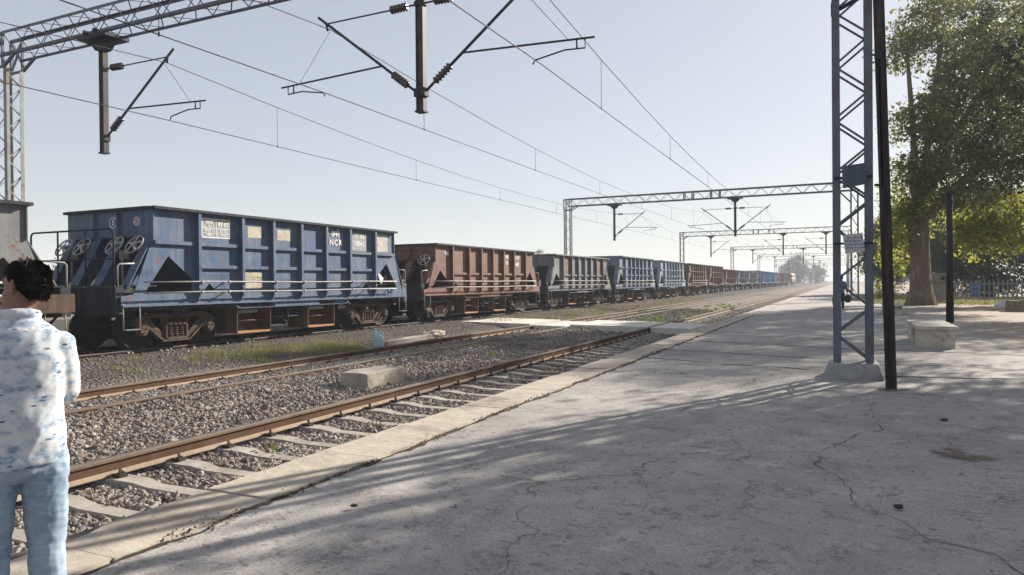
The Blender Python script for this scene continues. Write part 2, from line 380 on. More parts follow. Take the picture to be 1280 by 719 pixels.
# platform top and its side wall
KX = -3.87
def plat_z(X, Y): return .012*wob(X, Y, .7) + .004*wob(X, Y, 3.3) - .012
xs = np.unique(np.concatenate([np.arange(KX, 8, .22), np.linspace(8, 60, 14)])); ys = np.unique(np.concatenate([np.linspace(-14, 0, 8), np.arange(0, 42, .22), np.linspace(42, 420, 60)]))
V, F = grid_sheet(xs, ys, plat_z)
n = len(V); nx = len(xs)
tag(link('platform', np_mesh('platform', V, F, MT['platform'], True)), 'cracked concrete platform', kind='structure')
mb = MB()
y = -12.; rr = random.Random(3)
while y < 400:
    ln = rr.uniform(1.1, 1.7) if y < 60 else rr.uniform(4, 9)
    j = rr.uniform(-.006, .006); e = rr.uniform(-.012, .012); w = rr.uniform(-.01, .01)
    n_ = 6; y2 = y + ln - .012
    # irregular inner edge, chipped outer edge
    top = []
    outer = [(EDGE + e + rr.uniform(-.01, .01), y + (y2-y)*k/n_) for k in range(n_+1)]
    inner = [(KX - .025 + w + rr.uniform(-.018, .014), y + (y2-y)*k/n_) for k in range(n_, -1, -1)]
    outer = [(a - (.065 if b > 3.15 else -.03), b) for a, b in outer]
    mb.plate(outer + inner, [], 'z', -.62, .004 + j)
    y += ln
tag(mb.build('kerb', MT['kerb']), 'worn stone edging slabs along the platform', kind='structure')

# dirt in the gap behind the edging and the long cracks of the platform top
def ribbon(pts, w0, w1, seed, zf=.006, jit=.05, step=.06):
    rr = random.Random(seed); P = [Vector((p[0], p[1], 0)) for p in pts]; out = []
    for a, b in zip(P[:-1], P[1:]):
        k = max(2, int((b-a).length/step))
        for i in range(k): out.append(a.lerp(b, i/k))
    out.append(P[-1]); vs = []; fs = []
    for i, p in enumerate(out):
        d = (out[min(i+1, len(out)-1)] - out[max(i-1, 0)]).normalized(); s = Vector((-d.y, d.x, 0))
        q = p + s*(noise.noise(Vector((p.x*2.3, p.y*2.3, seed)))*jit*2.2 + noise.noise(Vector((p.x*11, p.y*11, seed)))*jit*.8 + rr.uniform(-.22, .22)*jit)
        t = abs(noise.noise(Vector((p.x*1.9, p.y*1.9, seed+9))))
        w = (w0 + (w1-w0)*min(1, t*2.2))*(.3 if i in (0, len(out)-1) else 1)
        for sg in (-1, 1):
            v = q + s*(sg*w/2*rr.uniform(.6, 1.2)); vs.append((v.x, v.y, float(plat_z(v.x, v.y)) + zf))
        if i: fs.append((2*i-2, 2*i-1, 2*i+1, 2*i))
    return vs, fs
def crack(name, segs, w0, w1, seed, label, jit=.05, mt='crack'):
    mb = MB()
    for k, pts in enumerate(segs):
        v, f = ribbon(pts, w0, w1, seed + k*7, jit=jit); mb.add(v, f)
    o = mb.build(name, MT[mt]); return tag(o, label, kind='structure')
crack('kerb_gap', [[(KX+.0, y0), (KX+.01, y0+5.99)] for y0 in (-2., 4., 10., 16., 22., 28.)], .02, .11, 21, 'dirt filled gap behind the edging slabs', .03)
crack('platform_crack', [
    [(-3.9,14.72),(-2.6,14.35),(-1.1,13.93),(-.55,13.75)], [(-3.88,16.6),(-2.6,16.3),(-1.2,16.05),(.9,15.6),(2.2,15.2)], [(-3.88,19.4),(-1.8,18.95),(.4,18.4),(3.6,17.8)],
    [(-3.88,21.9),(-1.,21.3),(1.4,20.6)], [(.55,13.2),(2.2,13.6),(4.5,14.1)], [(.65,15.2),(3.5,15.0),(6,14.7)]], .025, .085, 51, 'dark joints running across the platform', .035)
crack('platform_crack', [
    [(.95,11.6),(1.25,12.0),(1.6,12.35)], [(.3,10.4),(.28,9.2),(.34,8.7),(.05,8.0),(-.25,7.2),(-.18,6.6),(.05,6.0),(.12,5.5)], [(-.25,7.2),(-.8,6.9),(-1.1,6.5)], [(.12,5.5),(.5,5.05),(.75,4.9),(.95,4.5)],
    [(.95,4.5),(1.6,4.75),(2.2,4.8)], [(-1.9,5.5),(-1.55,5.9),(-1.45,6.5),(-.9,7.1)], [(-1.9,5.5),(-2.4,5.1)], [(-3.3,8.0),(-2.5,8.1),(-1.9,8.8),(-1.5,10.2),(-1.35,12.2),(-.9,13.6)],
    [(.34,8.7),(.9,9.0),(1.3,8.95),(1.7,9.2)], [(-3.85,4.1),(-4.05,4.2),(-4.2,4.02),(-4.45,4.3)], [(-3.85,3.4),(-4.1,3.6),(-4.3,3.3)]], .003, .014, 81, 'thin branching cracks in the platform top', .06, 'crack_thin')

# brown dirt patch and flakes
def patch(name, c, rx, ry, seed, mt, label, z=.008, n=64):
    vs = [(c[0], c[1], float(plat_z(c[0], c[1])) + z + .006)]
    for k in range(n):
        a = 2*math.pi*k/n; q = 1 + .4*noise.noise(Vector((math.cos(a)*1.5, math.sin(a)*1.5, seed))) + .5*noise.noise(Vector((math.cos(a)*5, math.sin(a)*5, seed)))
        x, y_ = c[0] + rx*q*math.cos(a), c[1] + ry*q*math.sin(a); vs.append((x, y_, float(plat_z(x, y_)) + z))
    me = MB().add(vs, [(0, 1+k, 1+(k+1) % n) for k in range(n)])
    return tag(me.build(name, MT[mt]), label, kind='structure')
patch('dirt_patch', (.97,7.62), .36, .30, 3, 'patch', 'brown patch of dirt worn into the platform')
patch('dirt_patch', (-4.12,4.42), .16, .13, 5, 'patch', 'rust brown stain on the edging slabs', .012)

# crossing path over the tracks: three slabs between the rails
mb = MB()
for x0, x1, z in ((-15.2, -11.58, -.07), (-11.42, -9.84, -.117), (-9.68, -6.51, -.04), (-6.35, -4.77, -.048), (-4.60, -4.492, -.01)):
    k = 10
    pts = [(x0 + (x1-x0)*i/k, 24.75 + .22*(-4.8 - (x0 + (x1-x0)*i/k)) + rr.uniform(-.05, .05)) for i in range(k+1)]
    pts2 = [(x1 + (x0-x1)*i/k, 28.0 + .24*(-4.8 - (x1 + (x0-x1)*i/k)) + rr.uniform(-.08, .08)) for i in range(k+1)]
    mb.plate(pts + pts2, [], 'z', -.45, z)
tag(mb.build('path', MT['crossing']), 'pale concrete foot crossing over the tracks', kind='structure')

# ------------------------------------------------------------------ tracks
def rail(name, xc, top, label, y0=-10, y1=620, mats=('rail_side','rail_top','rail_foot','rail_web')):
    p = [(-.07,0),(.07,0),(.07,.012),(.012,.035),(.01,.11),(.034,.128),(.036,.152),(.028,.167),(-.028,.167),(-.036,.152),(-.034,.128),(-.01,.11),(-.012,.035),(-.07,.012)]
    pts = [(xc + a, top - .167 + b) for a, b in p]; n = len(pts); ys = [y0, 0, 15, 40, 100, y1]
    mb = MB(); vs = [(a, y, b) for y in ys for a, b in pts]
    for i in range(len(ys)-1):
        for k in range(n):
            l = (k+1) % n
            mb.f.append([i*n+k, i*n+l, (i+1)*n+l, (i+1)*n+k]); mb.mi.append(1 if k in (6,7,8) else 2 if k in (1,2,12) else 3 if k in (3,4,10,11) else 0); mb.sm.append(False)
    mb.v = vs
    mb.f.append(list(range(n))); mb.mi.append(0); mb.sm.append(False)
    return tag(mb.build(name, [MT[q] for q in mats]), label, 'rail')
rail('rail', T1[1], H1, 'rusty rail close against the platform edging, half hidden by it')
rail('rail', T1[0], H1, 'rusty rail of the nearest track, across the sleepers from the platform')
rail('rail', T2[1], H2, 'rusty rail of the middle track passing just behind the concrete block')
rail('rail', T2[0], H2, 'rusty rail of the middle track passing in front of the plastic can')
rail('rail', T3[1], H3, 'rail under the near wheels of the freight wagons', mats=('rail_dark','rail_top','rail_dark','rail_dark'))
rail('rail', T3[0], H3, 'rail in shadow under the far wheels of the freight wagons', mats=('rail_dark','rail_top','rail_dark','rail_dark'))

def sleeper_mesh(half):
    mb = MB(); secs = []
    for t, w, z in ((-1, .095, -.03), (-.86, .10, 0), (-.5, .095, 0), (-.3, .078, -.03), (.3, .078, -.03), (.5, .095, 0), (.86, .10, 0), (1, .095, -.03)):
        x = t*half
        secs.append([(x, -w-.03, -.2), (x, -w, z), (x, w, z), (x, w+.03, -.2)])
    mb.loft(secs, sm=False); return mb.mesh('sleeper', MT['sleeper'])
def clip_mesh():
    mb = MB(); pts = []
    for k in range(11):
        a = math.pi*1.5*k/10 - .3
        pts.append((.045 + .035*math.cos(a), -.045 + .012*k, .035 + .03*math.sin(a)))
    mb.tube(pts, .012, 6); mb.box((-.03,-.045,-.005), (.10,.045,.022))
    return mb.mesh('rail_clip', MT['clip'])
CL = clip_mesh()
def sleepers(track, top, y0, y1, clip_to, label, group, pitch, half=1.3, dx=0):
    zc = top - .167 - .012; xc = sum(track)/2 + dx; me = sleeper_mesh(half); y = y0
    while y < y1:
        s = link('sleeper', me, None, (xc, y, zc), (0, 0, rr.uniform(-.012, .012))); tag(s, label, 'sleeper', group)
        if y < clip_to:
            for rx in track:
                for sg in (-1, 1):
                    c = link('rail_clip', CL, s, (rx - xc + sg*.075, rr.uniform(-.01, .01), .006), (0, 0, 0 if sg > 0 else math.pi))
        y += pitch
sleepers(T1, H1, .6, 92, 32, 'pale concrete sleeper under the nearest track, beside the platform edging', 'sleepers of the track beside the platform', .655, 1.05, .03)
sleepers(T2, H2, 3.2, 62, 34, 'concrete sleeper almost buried in ballast under the middle track', 'sleepers of the middle track', .655)

# ------------------------------------------------------------------ ballast stones
def ico():
    bm = bmesh.new(); bmesh.ops.create_icosphere(bm, subdivisions=1, radius=1)
    v = np.array([x.co[:] for x in bm.verts]); f = np.array([[q.index for q in p.verts] for p in bm.faces]); bm.free(); return v, f
IV, IF = ico()
def rot_mats(n):
    q = RNG.normal(size=(n, 4)); q /= np.linalg.norm(q, axis=1)[:, None]; w, x, y, z = q.T
    return np.stack([np.stack([1-2*(y*y+z*z), 2*(x*y-z*w), 2*(x*z+y*w)], -1), np.stack([2*(x*y+z*w), 1-2*(x*x+z*z), 2*(y*z-x*w)], -1), np.stack([2*(x*z-y*w), 2*(y*z+x*w), 1-2*(x*x+y*y)], -1)], 1)
def stones(P, S):
    n = len(P); v = IV[None]*(1 + RNG.uniform(-.34, .34, (n, len(IV), 1)))
    v = v*np.stack([S*RNG.uniform(.75, 1.35, n), S*RNG.uniform(.7, 1.1, n), S*RNG.uniform(.45, .85, n)], -1)[:, None, :]
    v = np.einsum('nij,nkj->nki', rot_mats(n), v) + P[:, None, :]
    return v.reshape(-1, 3), (IF[None] + (np.arange(n)*len(IV))[:, None, None]).reshape(-1, 3)
def scatter_stones(x0, x1, y0, y1, dens, s0, s1, keep=None, lift=.3):
    n = int((x1-x0)*(y1-y0)*dens); X = RNG.uniform(x0, x1, n); Y = RNG.uniform(y0, y1, n)
    if keep is not None:
        k = keep(X, Y); X, Y = X[k], Y[k]
    S = s0*.8 + (s1*1.25 - s0*.8)*RNG.uniform(0, 1, len(X))**1.7; return np.stack([X, Y, bed_full(X, Y) + S*lift], -1), S
def keep_track(X, Y):
    k = np.ones(len(X), bool)
    for tr in (T1, T2):
        for r_ in tr: k &= np.abs(X - r_) > .095
    # most sleeper tops of the near track stay bare
    ph = np.abs(((Y - .6)/.655 + .5) % 1 - .5)*.655
    on = (ph < .125) & (X > -6.3) & (X < -4.4)
    k &= ~(on & (RNG.uniform(size=len(X)) < np.where(X > -5.85, .965, .66)))
    k &= ~((Y > 24.7 + .22*(-4.8 - X)) & (Y < 28.1 + .24*(-4.8 - X)))
    k &= ~((X > -8.4) & (X < -7.7) & (Y > 10.3) & (Y < 11.6))
    return k
def ok_view(X, Y): return np.ones(len(X), bool)
parts = [scatter_stones(-9.7, -4.5, .8, 12, 950, .015, .035, keep_track), scatter_stones(-12.4, -9.7, 2.5, 14, 700, .016, .036, keep_track), scatter_stones(-12.4, -4.5, 12, 24, 420, .02, .04, keep_track),
         scatter_stones(-12.2, -4.5, 24, 46, 90, .03, .055, keep_track), scatter_stones(-15.6, -12.4, 8, 30, 22, .012, .03), scatter_stones(-20.5, -15.4, 8, 60, 20, .02, .04),
         scatter_stones(-8.9, -7.2, 2, 14, 45, .034, .052, keep_track)]
P = np.concatenate([p for p, s in parts]); S = np.concatenate([s for p, s in parts])
V, F = stones(P, S)
tag(link('ballast_stones', np_mesh('ballast_stones', V, F, MT['stone'])), 'crushed stone ballast between and around the tracks', kind='stuff')
# crumbs of soil and gravel in the gap behind the edging and loose on the platform
n = 1500; Y = RNG.uniform(1, 26, n); X = KX + RNG.normal(0, .035, n)*(1 + .8*np.sin(Y*2.1)); S = RNG.uniform(.004, .014, n)
kp = np.sin(Y*1.7) + np.sin(Y*4.3) > -.3; X, Y, S = X[kp], Y[kp], S[kp]
n2 = 500; X2 = RNG.uniform(-4.4, 3, n2); Y2 = RNG.uniform(1.5, 16, n2); S2 = RNG.uniform(.003, .009, n2)
X = np.append(X, X2); Y = np.append(Y, Y2); S = np.append(S, S2)
V, F = stones(np.stack([X, Y, plat_z(X, Y) + .012 + S*.3], -1), S)
tag(link('gravel_crumbs', np_mesh('gravel_crumbs', V, F, MT['dirt'])), 'crumbs of soil and gravel on the platform', kind='stuff')
for i, (x, y_, s, lb) in enumerate(((.33,5.62,.026,'dark stone lying alone on the shaded platform'), (-3.2,4.1,.02,'small dark pebble on the sunlit strip of platform'), (1.0,9.3,.028,'small dark stone on the platform beyond the dirt patch'))):
    me = MB(); bm = bmesh.new(); bmesh.ops.create_icosphere(bm, subdivisions=2, radius=1)
    for v in bm.verts: v.co = Vector((v.co.x*1.3, v.co.y, v.co.z*.6))*s*(1 + .5*noise.noise(v.co*1.7 + Vector((i*5,0,0))))
    m_ = bpy.data.meshes.new('pebble'); bm.to_mesh(m_); bm.free(); m_.materials.append(MT['crack'])
    tag(link('pebble', m_, None, (x, y_, .012)), lb, 'stone')

# ------------------------------------------------------------------ grass
def blades(P, H, W, lean=.5, curl=True):
    n = len(P); a = RNG.uniform(0, 2*np.pi, n); d = np.stack([np.cos(a), np.sin(a), np.zeros(n)], -1); s = np.stack([-np.sin(a), np.cos(a), np.zeros(n)], -1)
    l = RNG.uniform(.1, lean, n)
    v0 = P - s*W[:, None]/2; v1 = P + s*W[:, None]/2; mid = P + d*(l*H*.35)[:, None] + np.array([0,0,1.])*(H*.6)[:, None]
    tip = P + d*(l*H)[:, None] + np.array([0,0,1.])*(H*(1-.3*l))[:, None]
    V = np.stack([v0, v1, mid + s*W[:, None]*.35, mid - s*W[:, None]*.35, tip], 1).reshape(-1, 3)
    b = np.arange(n)*5
    F = np.concatenate([np.stack([b, b+1, b+2], -1), np.stack([b, b+2, b+3], -1), np.stack([b+3, b+2, b+4], -1)])
    return V, F
def tufts(centres, per, spread, h, w, zf):
    out = []
    for (x, y_, k) in centres:
        n = int(per*k); out.append(np.stack([x + RNG.normal(0, spread*k, n), y_ + RNG.normal(0, spread*k*1.4, n)], -1))
    P = np.concatenate(out); z = zf(P[:, 0], P[:, 1]); n = len(P)
    return blades(np.column_stack([P, z]), RNG.uniform(h*.4, h, n), RNG.uniform(w*.6, w, n), .8)
bedz = lambda X, Y: bed_full(X, Y) - .01
cen = [(RNG.uniform(-14.6, -12.5), RNG.uniform(12.5, 17.2), RNG.uniform(.4, 1)) for _ in range(70)] + [(RNG.uniform(-14.8, -12.7), RNG.uniform(9.5, 12.5), RNG.uniform(.2, .5)) for _ in range(10)] + [(RNG.uniform(-13.2, -12.4), RNG.uniform(15, 16.4), RNG.uniform(.6, 1)) for _ in range(12)]
V, F = tufts(cen, 130, .16, .17, .011, bedz)
tag(link('grass', np_mesh('grass', V, F, MT['grass'])), 'green and dry grass along the wagon track', kind='stuff')
cen = [(RNG.uniform(-14.9, -12.6), RNG.uniform(27, 75), RNG.uniform(.4, 1.1)) for _ in range(170)] + [(RNG.uniform(-30, -19), RNG.uniform(6, 60), RNG.uniform(.8, 1.5)) for _ in range(60)]
V, F = tufts(cen, 55, .28, .24, .022, bedz)
tag(link('grass', np_mesh('grass', V, F, MT['straw'])), 'dry straw coloured grass beyond the crossing', kind='stuff')
cen = [(-8.7,12.2,.7), (-8.55,12.6,.5), (-8.4,10.95,.35), (-8.6,11.3,.45), (-8.5,18.7,.6), (-8.6,20.6,.6), (-8.2,16.2,.4), (-5.9,6.1,.22), (-5.6,7.6,.16), (-4.52,3.6,.16), (-4.5,3.72,.13)] + [(RNG.uniform(-9, -7.2), RNG.uniform(30, 60), RNG.uniform(.4, 1)) for _ in range(60)] + [(RNG.uniform(-13.5, -12.4), RNG.uniform(30, 45), RNG.uniform(.5, .9)) for _ in range(14)] + [(RNG.uniform(-7.0, -6.7), RNG.uniform(4, 22), .14) for _ in range(14)]
V, F = tufts(cen, 150, .13, .17, .013, bedz)
tag(link('grass', np_mesh('grass', V, F, MT['grass_green'])), 'green weeds growing between the tracks', kind='stuff')
cen = [(RNG.uniform(4.2, 13), RNG.uniform(50, 66), RNG.uniform(.5, 1.2)) for _ in range(160)] + [(RNG.uniform(1.2, 3.6), RNG.uniform(52, 72), RNG.uniform(.5, 1.2)) for _ in range(50)]
V, F = tufts(cen, 60, .3, .34, .03, lambda X, Y: X*0)
tag(link('undergrowth', np_mesh('undergrowth', V, F, MT['grass'])), 'weeds and low growth under the trees', kind='stuff')
# ------------------------------------------------------------------ freight wagons
HL, HW = 5.07, 1.57                # half length of the hopper top, half width
FL = 6.0                           # half length of the underframe
RIBS = (-3.78, -2.32, -1.15, .03, 1.18, 2.39, 3.8)

def hopper_mesh(zt, ledges, lip=.13):
    mb = MB(); t = .02; k = zt/3.51
    za, zb, zc, zd = 2.70*k, 2.32*k, 1.39, 1.10
    outer = [(-HL, zt), (-HL, za), (-5.58, 1.38), (-5.9, 1.34), (-5.9, zd), (5.9, zd), (5.9, 1.34), (5.58, 1.38), (HL, za), (HL, zt)]
    holes = [[(-4.62, zb), (-3.92, 1.75*k), (-3.92, zc), (-5.30, zc)], [(4.62, zb), (5.30, zc), (3.92, zc), (3.92, 1.75*k)],
             [(-3.37, 1.64), (-3.13, zc), (-3.6, zc)], [(3.37, 1.64), (3.6, zc), (3.13, zc)]]
    for sx in (-1, 1):
        mb.plate(outer, holes, 'x', sx*HW, sx*(HW - t))
        d = .15
        for y in RIBS:                                     # vertical ribs, tapering at the foot
            mb.plate([(sx*HW, zt-.08), (sx*(HW+d), zt-.08), (sx*(HW+d), 1.5), (sx*(HW+.09), 1.16), (sx*HW, 1.16)], [], 'y', y-.022, y+.022)
            mb.box((min(sx*(HW+d-.006), sx*(HW+d+.006)), y-.045, 1.5), (max(sx*(HW+d-.006), sx*(HW+d+.006)), y+.045, zt-.09))
        for y in (-HL+.012, HL-.012):
            mb.box((min(sx*HW, sx*(HW+.05)), y-.012, za), (max(sx*HW, sx*(HW+.05)), y+.012, zt-.06))
        ys = [-HL] + list(RIBS) + [HL]
        for z in ledges:                                   # horizontal stiffeners between the ribs
            for a, b in zip(ys[:-1], ys[1:]):
                if z < 2.3*k and (a < -4.5 or b > 4.5): continue
                g = .03 if b < 4.5 else 0
                mb.box((min(sx*HW, sx*(HW+.085)), a+.03, z-.045), (max(sx*HW, sx*(HW+.085)), b-.03-g*2.5, z+.045))
        mb.box((min(sx*(HW+.003), sx*(HW+.05)), -5.88, 1.085), (max(sx*(HW+.003), sx*(HW+.05)), 5.88, 1.13))
    # end sheets: upright top, then sloping in to the discharge doors
    for sy in (-1, 1):
        mb.box((-HW+t, min(sy*(HL-.02), sy*HL), 2.80*k), (HW-t, max(sy*(HL-.02), sy*HL), zt))
        mb.plate([(sy*HL, 2.80*k), (sy*(HL-.03), 2.80*k), (sy*2.3, .95), (sy*2.33, .93)], [], 'x', -HW+t, HW-t)
        for x in (-.5, .42):
            mb.plate([(sy*HL, zt-.09), (sy*(HL+.10), zt-.09), (sy*(HL+.10), 2.80*k), (sy*HL, 2.7*k)], [], 'x', x-.02, x+.02)
        for x, w in ((-HW+.14, .26), (-.46, .30), (.40, .30), (HW-.14, .26)):  # raking legs down to the end platform
            mb.plate([(sy*(HL-.02), 2.80*k), (sy*(HL-.55), 2.45*k), (sy*(HL+.12), 1.6), (sy*(HL+.62), 1.6)], [], 'x', x-w/2, x-w/2+.02)
            mb.plate([(sy*(HL-.02), 2.80*k), (sy*(HL-.05), 2.80*k), (sy*(HL+.59), 1.6), (sy*(HL+.62), 1.6)], [], 'x', x-w/2+.02, x+w/2)
    # floor saddle between the two hoppers
    mb.plate([(-2.3, .95), (-1.0, .95), (-.3, 1.75), (.3, 1.75), (1.0, .95), (2.3, .95), (2.3, .93), (-2.3, .93)], [], 'x', -HW+t, HW-t)
    return mb
def rim_mb(zt):
    mb = MB()
    for sx in (-1, 1): mb.box((sx*HW-.06 if sx < 0 else HW-.03, -HL-.05, zt-.055), (sx*HW+.03 if sx < 0 else HW+.17, HL+.05, zt+.012))
    mb.v = [(v[0] - (.11 if v[0] < -HW-.02 else 0), v[1], v[2]) for v in mb.v]
    for sy in (-1, 1): mb.box((-HW+.031, min(sy*(HL-.06), sy*(HL+.10)), zt-.055), (HW-.031, max(sy*(HL-.06), sy*(HL+.10)), zt+.010))
    return mb
def underframe_mb():
    mb = MB()
    mb.box((-.28, -5.6, .80), (.28, 5.6, 1.08))
    for sy in (-1, 1):
        mb.box((-1.52, min(sy*5.78, sy*6.0), .92), (1.52, max(sy*5.78, sy*6.0), 1.56))
        mb.box((-1.5, min(sy*4.9, sy*6.02), 1.565), (1.5, max(sy*4.9, sy*6.02), 1.60))
        mb.box((-1.3, min(sy*3.8, sy*4.3), .86), (1.3, max(sy*3.8, sy*4.3), 1.07))
        for sx in (-1, 1): mb.box((min(sx*1.45, sx*1.53), min(sy*3.0, sy*5.77), 1.0), (max(sx*1.45, sx*1.53), max(sy*3.0, sy*5.77), 1.3))
    for y in (-.45, .2, .33): mb.tube([(-1.35, y, .72), (1.35, y, .72)], .03, 8)
    for z in (.86, .62): mb.tube([(1.30, -.95, z), (1.30, .5, z)], .022, 8)
    mb.tube([(1.33, -.25, .5), (1.33, -.25, .92)], .05, 8); mb.tube([(-1.2, -.2, .55), (1.25, -.2, .55)], .09, 12)
    return mb
def coupler_mb(sy):
    mb = MB(); mb.box((-.11, min(sy*6.0, sy*6.35), .92), (.11, max(sy*6.0, sy*6.35), 1.13))
    mb.box((-.2, min(sy*6.3, sy*6.52), .86), (.1, max(sy*6.3, sy*6.52), 1.19)); mb.box((.06, min(sy*6.36, sy*6.54), .88), (.2, max(sy*6.36, sy*6.54), 1.17))
    mb.tube([(-.4, sy*6.0, 1.0), (-.42, sy*6.2, .8), (-.40, sy*6.4, .62), (-.3, sy*6.5, .55)], .03, 6)
    return mb
def chute_mb(y0, y1, sx):
    mb = MB(); xo, xi = sx*1.34, sx*.30
    # raking side cheeks, back plate and lip
    for y, s in ((y0, .16), (y1, .16)):
        mb.plate([(sx*1.47, 1.08), (xi, 1.05), (xi*2.2, .22), (sx*1.44, .24)], [], 'y', y-.014, y+.014)
    mb.plate([(sx*.55, 1.05), (sx*.58, 1.05), (sx*1.05, .27), (sx*1.0, .25)], [], 'y', y0+.014, y1-.014)
    mb.box((min(sx*1.0, sx*1.45), y0+.02, .225), (max(sx*1.0, sx*1.45), y1-.02, .275), 1)
    mb.box((min(sx*1.10, sx*1.2), y0+.02, .78), (max(sx*1.10, sx*1.2), y1-.25, .87), 2)
    mb.tube([(sx*1.25, y0+.02, .57), (sx*1.25, y1-.02, .57)], .022, 8)
    return mb
def wheel_mb():
    mb = MB(); n = 36; prof = [(-.07,.06), (-.07,.16), (-.02,.20), (-.01,.40), (-.06,.43), (-.06,.50), (.045,.495), (.05,.53), (.075,.53), (.075,.43), (.02,.40), (.02,.2), (.07,.16), (.07,.06)]
    rings = [[(x, r*math.cos(2*math.pi*k/n), r*math.sin(2*math.pi*k/n)) for k in range(n)] for x, r in prof]
    mb.loft(rings, sm=False); mb.sm = [len(f) == 4 for f in mb.f]; return mb
def side_frame_mb():
    mb = MB()
    o = [(-1.22,.62), (-1.22,.72), (-.9,.88), (.9,.88), (1.22,.72), (1.22,.62), (1.13,.60), (.84,.60), (.42,.16), (-.42,.16), (-.84,.60), (-1.13,.60)]
    h1 = [(-.80,.78), (-.36,.78), (-.36,.36)]; h2 = [(.80,.78), (.36,.36), (.36,.78)]; h3 = [(-.27,.74), (.27,.74), (.27,.27), (-.27,.27)]
    mb.plate(o, [h1, h2, h3], 'x', -.06, .06)
    # raised flanges of the casting
    for a, b in (((-1.1,.80),(1.1,.80)), ((-.93,.64),(-.40,.20)), ((.93,.64),(.40,.20)), ((-.44,.19),(.44,.19)), ((-.31,.24),(-.31,.8)), ((.31,.24),(.31,.8))):
        mb.beam((.075, a[0], a[1]), (.075, b[0], b[1]), .05, .07, (1,0,0))
    mb.box((.02, -.30, .58), (.12, .30, .66))
    for y in (-.2, -.07, .07, .2): mb.box((.12, y-.035, .58), (.14, y+.035, .655))
    return mb
def spring_mb():
    mb = MB()
    for y in (-.17, 0, .17):
        pts = []; n = 66
        for k in range(n): a = k/n*2*math.pi*5.5; pts.append((.02 + .065*math.cos(a), y + .065*math.sin(a), .275 + .30*k/n))
        mb.tube(pts, .016, 6)
    mb.box((-.05, -.28, .215), (.12, .28, .268)); return mb
def axle_box_mb():
    mb = MB(); mb.tube([(-.12,0,0), (.10,0,0)], .15, 16); mb.tube([(.10,0,0), (.15,0,0)], .115, 16)
    for k in range(3): a = k*2.09 + .5; mb.tube([(.14,.07*math.cos(a),.07*math.sin(a)), (.175,.07*math.cos(a),.07*math.sin(a))], .022, 6)
    mb.box((-.1,-.13,.05), (.06,.13,.19)); return mb
ME = dict(wheel=wheel_mb().mesh('wheel', MT['dark']), side_frame=side_frame_mb().mesh('side_frame', MT['bogie']), spring=spring_mb().mesh('spring', MT['bogie']), axle_box=axle_box_mb().mesh('axle_box', MT['bogie']))
_b = MB(); _b.box((-.95,-.16,.48), (.95,.16,.76)); _b.tube([(0,0,.76), (0,0,.87)], .3, 16)
for y in (-1, 1):
    _b.tube([(-.9, y, .5), (.9, y, .5)], .075, 10); _b.box((-.75, y*.55-.05, .33), (.75, y*.55+.05, .43))
ME['bolster'] = _b.mesh('bogie', MT['dark'])
def bogie(parent, y, far_side=True):
    b = link('bogie', ME['bolster'], parent, (0, y, 0))
    for sx in ((-1, 1) if far_side else (1,)):
        rz = 0 if sx > 0 else math.pi
        link('side_frame', ME['side_frame'], b, (sx*1.06, 0, 0), (0, 0, rz)); link('spring', ME['spring'], b, (sx*1.06, 0, 0), (0, 0, rz))
        for yy in (-1, 1):
            link('wheel', ME['wheel'], b, (sx*.86, yy, .5), (0, 0, math.pi if sx > 0 else 0)); link('axle_box', ME['axle_box'], b, (sx*1.10, yy, .5), (0, 0, rz))
    return b
def far_bogie_mesh():
    mb = MB()
    for sx in (-1, 1):
        mb.plate([(-1.22,.62), (-1.22,.72), (-.9,.88), (.9,.88), (1.22,.72), (1.22,.62), (.84,.60), (.42,.16), (-.42,.16), (-.84,.60)], [[(-.80,.78), (-.36,.78), (-.36,.36)], [(.80,.78), (.36,.36), (.36,.78)]], 'x', sx*1.0, sx*1.12)
        for y in (-1, 1): mb.tube([(sx*.80, y, .5), (sx*.92, y, .5)], .5, 20, 1)
    return mb.mesh('bogie', [MT['bogie'], MT['dark']])
FAR_BOGIE = far_bogie_mesh()

def handwheel_mb():
    mb = MB(); ax = Vector((0, -.82, .57)).normalized(); mb.ring((0,0,0), ax, .255, .019, 32, 8)
    u = Vector((1,0,0)); w = ax.cross(u)
    for k in range(5):
        a = k*2*math.pi/5 + .4; d = u*math.cos(a) + w*math.sin(a); mb.beam(d*.05 + ax*.03, d*.25, .055, .014, ax)
    mb.tube([ax*-.03, ax*.05], .06, 12); mb.tube([ax*.02, ax*-.42], .022, 8)
    mb.tube([(0,.2,-.2), (0,.2,-.95)], .03, 8); mb.box((-.07,.16,-.32), (.07,.32,-.14)); return mb
ME['handwheel'] = handwheel_mb().mesh('handwheel', MT['pipe'])
def guard_rail_mb(sy):
    mb = MB(); y = sy*5.97; z0, z1 = 1.6, 2.92
    mb.tube([(-1.68,y,z0), (-1.68,y,z1-.1), (-1.65,y,z1-.03), (-1.58,y,z1), (1.32,y,z1), (1.40,y,z1-.04), (1.43,y,z1-.12), (1.43,y,z0)], .023, 8)
    for x in (-.62, .42): mb.tube([(x,y,z0), (x,y,z1)], .021, 8)
    mb.tube([(-1.68,y,2.22), (1.43,y,2.22)], .019, 8); return mb
def handhold_mb(sy):
    mb = MB(); mb.tube([(1.5, sy*5.93, 1.58), (1.5, sy*5.93, 2.05), (1.5, sy*5.88, 2.1), (1.5, sy*5.5, 2.12)], .018, 8); return mb
def step_mb(sy):
    mb = MB(); y0, y1 = sy*5.85, sy*5.42
    mb.tube([(1.56, y0, 1.2), (1.58, y0, .56), (1.58, y1, .56), (1.56, y1, 1.2)], .016, 8); mb.box((1.50, min(y0, y1)+.02, .545), (1.66, max(y0, y1)-.02, .557)); return mb
